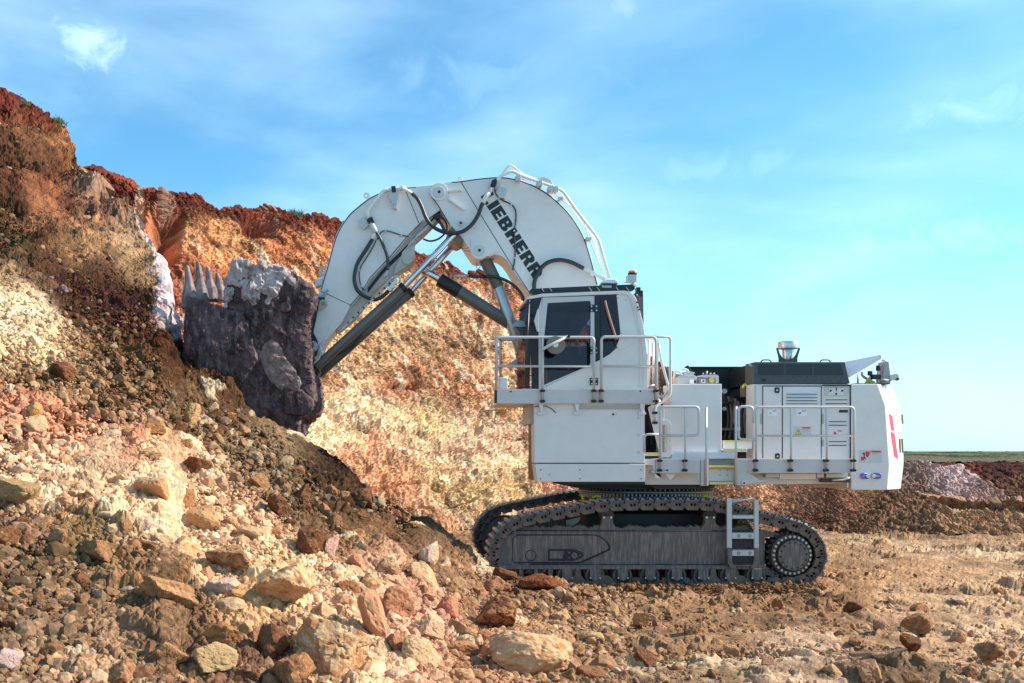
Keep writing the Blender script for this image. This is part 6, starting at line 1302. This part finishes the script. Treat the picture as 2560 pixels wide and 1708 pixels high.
T('hydraulic_pipe', 'cream', stick, [(922, 548), (918, 530), (924, 520), (959, 476), (986, 472), (1007, 470), (1030, 484)], 0.038, 'f', Y=sY); T('hose_coupling', 'cream', stick, [(1003, 468), (1009, 472)], 0.062, 'n', Y=sY)
bracket(stick, [(971, 481), (998, 482), (996, 498), (992, 508), (992, 522), (983, 522), (984, 510), (973, 497)], SY0); P('pipe_clamp', 'black', stick, [(978, 465), (989, 465), (990, 478), (980, 478)], sY - 0.06, sY + 0.06, 0.008)
bracket(stick, [(898, 548), (914, 541), (922, 562), (908, 574), (902, 566)], SY0); P('pipe_clamp', 'black', stick, [(917, 548), (930, 541), (936, 556), (922, 560)], sY - 0.06, sY + 0.06, 0.008)
T('hose_coupling', 'decalg', stick, [(926, 556), (934, 570), (940, 582)], 0.062, 'n', Y=sY); T('hose_coupling', 'cream', stick, [(939, 580), (935, 590), (931, 598)], 0.046, 'n', Y=sY)
T('hydraulic_hose', 'rubber', stick, [(932, 597), (922, 613), (908, 635), (894, 658), (887, 682), (886, 702), (892, 723), (904, 736), (920, 745), (939, 749), (957, 741), (974, 724)], 0.044, Y=sY); T('hydraulic_hose', 'rubber', stick, [(939.8, 580), (948, 592), (957, 611), (966, 634), (969.5, 655), (969.5, 675)], 0.036, Y=sY - 0.02); T('hose_coupling', 'alu', stick, [(969.5, 674), (966, 686), (960, 694)], 0.03, 'n', Y=sY)
T('grease_line', 'rubber', stick, [(943, 600), (950, 584), (960, 577), (975, 579), (1000, 587), (1022, 592)], 0.012, Y=SY0 - 0.03, seg=6); T('grease_line', 'rubber', stick, [(940, 602), (930, 622), (916, 645), (902, 668), (898, 690), (903, 716), (912, 726)], 0.012, Y=SY0 - 0.03, seg=6)
for x, y in ((964, 578), (1003, 588), (925, 624), (898, 676), (903, 716)): MB().disc(x, y, SY0 - 0.06, SY0 - 0.001, 0.024, 8).build('cable_clip', 'alu', stick)
MB().ring([(909, 492), (909, 486), (914, 481), (921, 483), (926, 490), (918, 497)], [(912, 491), (912, 487.5), (915, 485), (919, 486), (920, 489), (916, 492)], 2.4, 2.45).build('lifting_eye', 'white', stick)
MB().ring([(800, 690), (799, 678), (806, 668), (815, 668), (813, 685), (808, 693)], [(804, 686), (804, 679), (808, 674), (811, 675), (810, 682), (807, 686)], 2.4, 2.45).build('lifting_eye', 'alu', stick); P('side_lug', 'decalw', stick, [(788, 700), (806, 694), (805, 712), (788, 717)], 2.3, 2.6, 0.008)
P('stop_plate', 'lampg', stick, [(818, 722), (821, 726), (807, 746), (800, 746)], SY0 - 0.08, SY0 - 0.001, 0.004); P('stop_bracket', 'black', stick, [(784, 741), (812, 744), (810, 748), (784, 747)], SY0 - 0.1, SY0 - 0.001, 0.003)
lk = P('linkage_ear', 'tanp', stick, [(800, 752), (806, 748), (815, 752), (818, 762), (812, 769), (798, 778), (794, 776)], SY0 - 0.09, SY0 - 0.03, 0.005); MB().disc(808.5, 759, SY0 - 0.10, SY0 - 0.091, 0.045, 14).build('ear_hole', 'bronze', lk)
P('link_arm', 'dark', stick, [(789, 760), (797, 756), (790, 800), (783, 830), (793, 850), (797, 868), (792, 888), (778, 896), (768, 880), (775, 830), (770, 815)], SY0 - 0.06, SY0 - 0.005, 0.01); pc = MB().disc(780.7, 866, SY0 - 0.12, SY0 - 0.061, 0.128, 32).build('pivot_cap', 'decalg', stick, 0.006)
m = MB(); [m.disc(780.7 + 11 * math.cos(a), 866 + 11 * math.sin(a), SY0 - 0.128, SY0 - 0.121, 0.012, 8) for a in np.linspace(0, 5.24, 6)]; m.build('bolt', 'black', pc)
# cylinders
def cyl(name, mat, par, a, b, r, Ya, Yb=None, seg=24):
    Yb = Ya if Yb is None else Yb; m = MB(); m.tube([W(a[0], a[1], Ya), W(b[0], b[1], Yb)], r, seg); return m.build(name, mat, par, 0.006)
for dx, dy, Y in ((0, 0, 1.93), (18, 12, 2.95)):
    bc_ = cyl('bucket_cylinder', 'barrel', EX, (1006 + dx, 722 + dy), (790 + dx * .8, 918 + dy), 0.106, Y); cyl('cylinder_rod', 'chrome', bc_, (1008 + dx, 720 + dy), (1136 + dx * .8, 585 + dy * .8), 0.072, Y)
    cyl('gland', 'black', bc_, (1012 + dx, 716.5 + dy), (1004 + dx, 724 + dy), 0.128, Y); cyl('base_clevis', 'dark', bc_, (792 + dx * .8, 916 + dy), (776 + dx * .6, 944 + dy * .5), 0.075, Y)
P('rod_clevis', 'barrel', EX, [(1118, 580), (1130, 566), (1150, 590), (1160, 600), (1148, 606), (1128, 600)], 1.95, 2.95, 0.01); 
T('steel_tube', 'alu', EX, [(845, 835, 1.8), (857, 822, 1.8), (925, 755, 1.8), (985, 700, 1.8)], 0.022, 'n'); T('steel_tube', 'alu', EX, [(928, 750, 1.8), (985, 690, 1.8), (1002, 693, 1.8), (998, 708, 1.8)], 0.024, 'f')
m = MB(); [m.disc(x, y, 1.74, 1.84, r, 12) for x, y, r in ((974, 722, .05), (981, 715, .055), (988, 706, .05), (990, 698, .035))]; m.build('hose_fitting', 'steel', EX, 0.004)
T('steel_tube', 'alu', EX, [(814, 848, 1.85), (800, 862, 1.85), (803, 880, 1.85), (797, 898, 1.85), (780, 912, 1.85)], 0.026, 'f'); MB().disc(807, 880, 1.78, 1.84, 0.03, 10).build('hose_fitting', 'steel', EX)
for k in range(9): MB().disc(870 + 13 * k, 806 - 12.2 * k, 1.76, 1.83, 0.022, 8).build('tube_clip', 'dark', EX)
T('hydraulic_hose', 'rubber', EX, [(905, 838), (893, 850), (885, 862), (872, 872), (855, 880), (840, 884)], 0.04, Y=2.75)
P('lower_clevis', 'dark', EX, [(778, 925), (796, 915), (800, 930), (790, 945), (788, 960), (776, 965)], 1.9, 2.4, 0.01)
# stick cylinder behind
sc_ = cyl('stick_cylinder', 'barrel', EX, (1112, 707), (1300, 825), 0.150, 2.45); cyl('cylinder_head', 'black', sc_, (1098, 699), (1148, 730), 0.165, 2.45); cyl('cylinder_rod', 'chrome', sc_, (1048, 669), (1100, 700), 0.088, 2.45)
# lift cylinder
lc = cyl('lift_cylinder', 'barrel', EX, (1203, 630), (1246, 718), 0.145, 2.40); cyl('cylinder_rod', 'chromeg', lc, (1245, 716), (1302, 880), 0.128, 2.40)
P('cylinder_foot', 'black', EX, [(1293, 882), (1308, 876), (1316, 910), (1300, 912)], 2.2, 2.6, 0.01); P('foot_bracket', 'alu', EX, [(1274, 908), (1290, 898), (1300, 912), (1300, 920)], 2.1, 2.5, 0.01)
T('grease_line', 'grey', EX, [(1288, 925), (1310, 972)], 0.03, 'n', Y=2.2); T('grease_line', 'decalw', EX, [(1300, 920), (1315, 960)], 0.03, 'n', Y=2.3)

# ---------------------------------------------------------- bucket
def sheet_part(name, mat, par, poly, Yf, Yb, seed, amp, res=0.035, bulge=0.0):
    """a thick lumpy body: the traced outline filled with a grid of points, front and back, edges joined"""
    m = bmesh.new(); A = [W(p[0], p[1], Yf) for p in poly]
    a = [m.verts.new(v) for v in A]; b = [m.verts.new((v.x, Yb, v.z)) for v in A]; n = len(a)
    m.faces.new(a); m.faces.new(b[::-1])
    for i in range(n): m.faces.new((a[i], b[i], b[(i + 1) % n], a[(i + 1) % n]))
    bmesh.ops.recalc_face_normals(m, faces=m.faces)
    bmesh.ops.triangulate(m, faces=m.faces)
    for _ in range(7):
        ed = [e for e in m.edges if e.calc_length() > res * 1.5]
        if not ed: break
        bmesh.ops.subdivide_edges(m, edges=ed, cuts=1, use_grid_fill=False); bmesh.ops.triangulate(m, faces=[f for f in m.faces if len(f.verts) > 3])
    bmesh.ops.smooth_vert(m, verts=m.verts, factor=0.5, use_axis_x=True, use_axis_y=True, use_axis_z=True)
    m.normal_update(); v = np.array([q.co[:] for q in m.verts]); nn = np.array([q.normal[:] for q in m.verts])
    x, y, z = v.T
    b1, i1, e1 = facets(x, y, z, 0.30, seed, 1.2); b2, i2, e2 = facets(x, y, z, 0.12, seed + 3, 1.2)
    h = amp * (0.9 * fbm(x / 0.6, y / 0.6, z / 0.6, 5, seed, 0.6) + 0.75 * b1 + 0.35 * b2)
    v = v + nn * h[:, None]
    for q, c in zip(m.verts, v): q.co = c
    for f in m.faces: f.smooth = False
    me = bpy.data.meshes.new(name); m.to_mesh(me); m.free(); me.materials.append(M[mat]); o = bpy.data.objects.new(name, me); COL.objects.link(o)
    if par is not None:
        o.parent = par
        if par.type == 'EMPTY': o.matrix_parent_inverse = Matrix.Translation(-par.location)
    return o
BKT = sheet_part('bucket', 'bucket', EX, [(470, 752), (560, 772), (580, 700), (640, 690), (700, 692), (733, 684), (775, 722), (784, 745), (772, 790), (767, 820), (773, 905), (779, 960), (784, 1000), (772, 1025), (756, 1040), (744, 1044), (738, 1080), (700, 1085), (660, 1060), (600, 1000), (520, 960), (462, 900)], 1.25, 3.75, 401, 0.10, 0.07)
sheet_part('side_plate', 'bucket', BKT, [(463, 745), (478, 745), (500, 752), (560, 770), (606, 782), (624, 830), (640, 900), (592, 975), (560, 1000), (500, 930), (461, 880)], 1.13, 1.245, 411, 0.07, 0.06)
sheet_part('wear_shroud', 'bucket', BKT, [(712, 985), (752, 975), (784, 1002), (778, 1025), (757, 1038), (712, 1034)], 1.08, 1.24, 421, 0.03, 0.05)
P('bucket_ear', 'bucket', BKT, [(735, 690), (752, 700), (783, 730), (785, 745), (770, 800), (755, 780), (745, 720)], 1.5, 1.6, 0.01); MB().disc(713, 768, 1.10, 1.17, 0.11, 20).build('pin_socket', 'bucket', BKT, 0.01)
# the lip, and the teeth across it
for i, (x, y, Y, hh) in enumerate(((468, 664, 1.35, 95), (495, 655, 2.1, 95), (519, 668, 2.85, 72), (543, 682, 3.55, 60))):
    m = MB(); bx_ = x + 8 - i * 0.5; base = W(bx_, y + hh, Y); mid = W(x + 5, y + hh * 0.45, Y); tip = W(x, y, Y)
    def sq(c, hw, hd): return [c + Vector((dx * hw, dy * hd, 0)) for dx, dy in ((-1, -.6), (-.6, -1), (.6, -1), (1, -.6), (1, .6), (.6, 1), (-.6, 1), (-1, .6))]
    m.loft([sq(base + Vector((0, 0, -0.12)), 0.19, 0.2), sq(base.lerp(mid, 0.45), 0.15, 0.16), sq(mid, 0.085, 0.10), sq(mid.lerp(tip, 0.6), 0.06, 0.08), sq(tip, 0.03, 0.055)], smooth=False); m.build('tooth', 'tooth', BKT, 0.02)
P('cutting_lip', 'tooth', BKT, [(466, 742), (484, 735), (500, 748), (500, 768), (466, 760)], 1.2, 3.7, 0.02)

sheet_part('caked_earth', 'caked', BKT, [(640, 850), (660, 858), (676, 850), (700, 868), (706, 890), (724, 912), (744, 940), (750, 962), (738, 978), (716, 966), (700, 972), (676, 950), (664, 934), (654, 905), (640, 884)], 1.20, 1.3, 433, 0.07, 0.05)
hp = sheet_part('soil_heap', 'heap', None, [(562, 770), (572, 715), (574, 690), (588, 664), (612, 660), (640, 666), (664, 660), (696, 666), (722, 682), (735, 698), (737, 725), (716, 700), (700, 708), (684, 730), (668, 752), (650, 748), (632, 760), (612, 735), (600, 716), (578, 722)], 1.20, 3.6, 458, 0.17, 0.06)
tag(hp, 'heap of pale lilac grey soil and rock lying in the excavator bucket', 'soil heap')
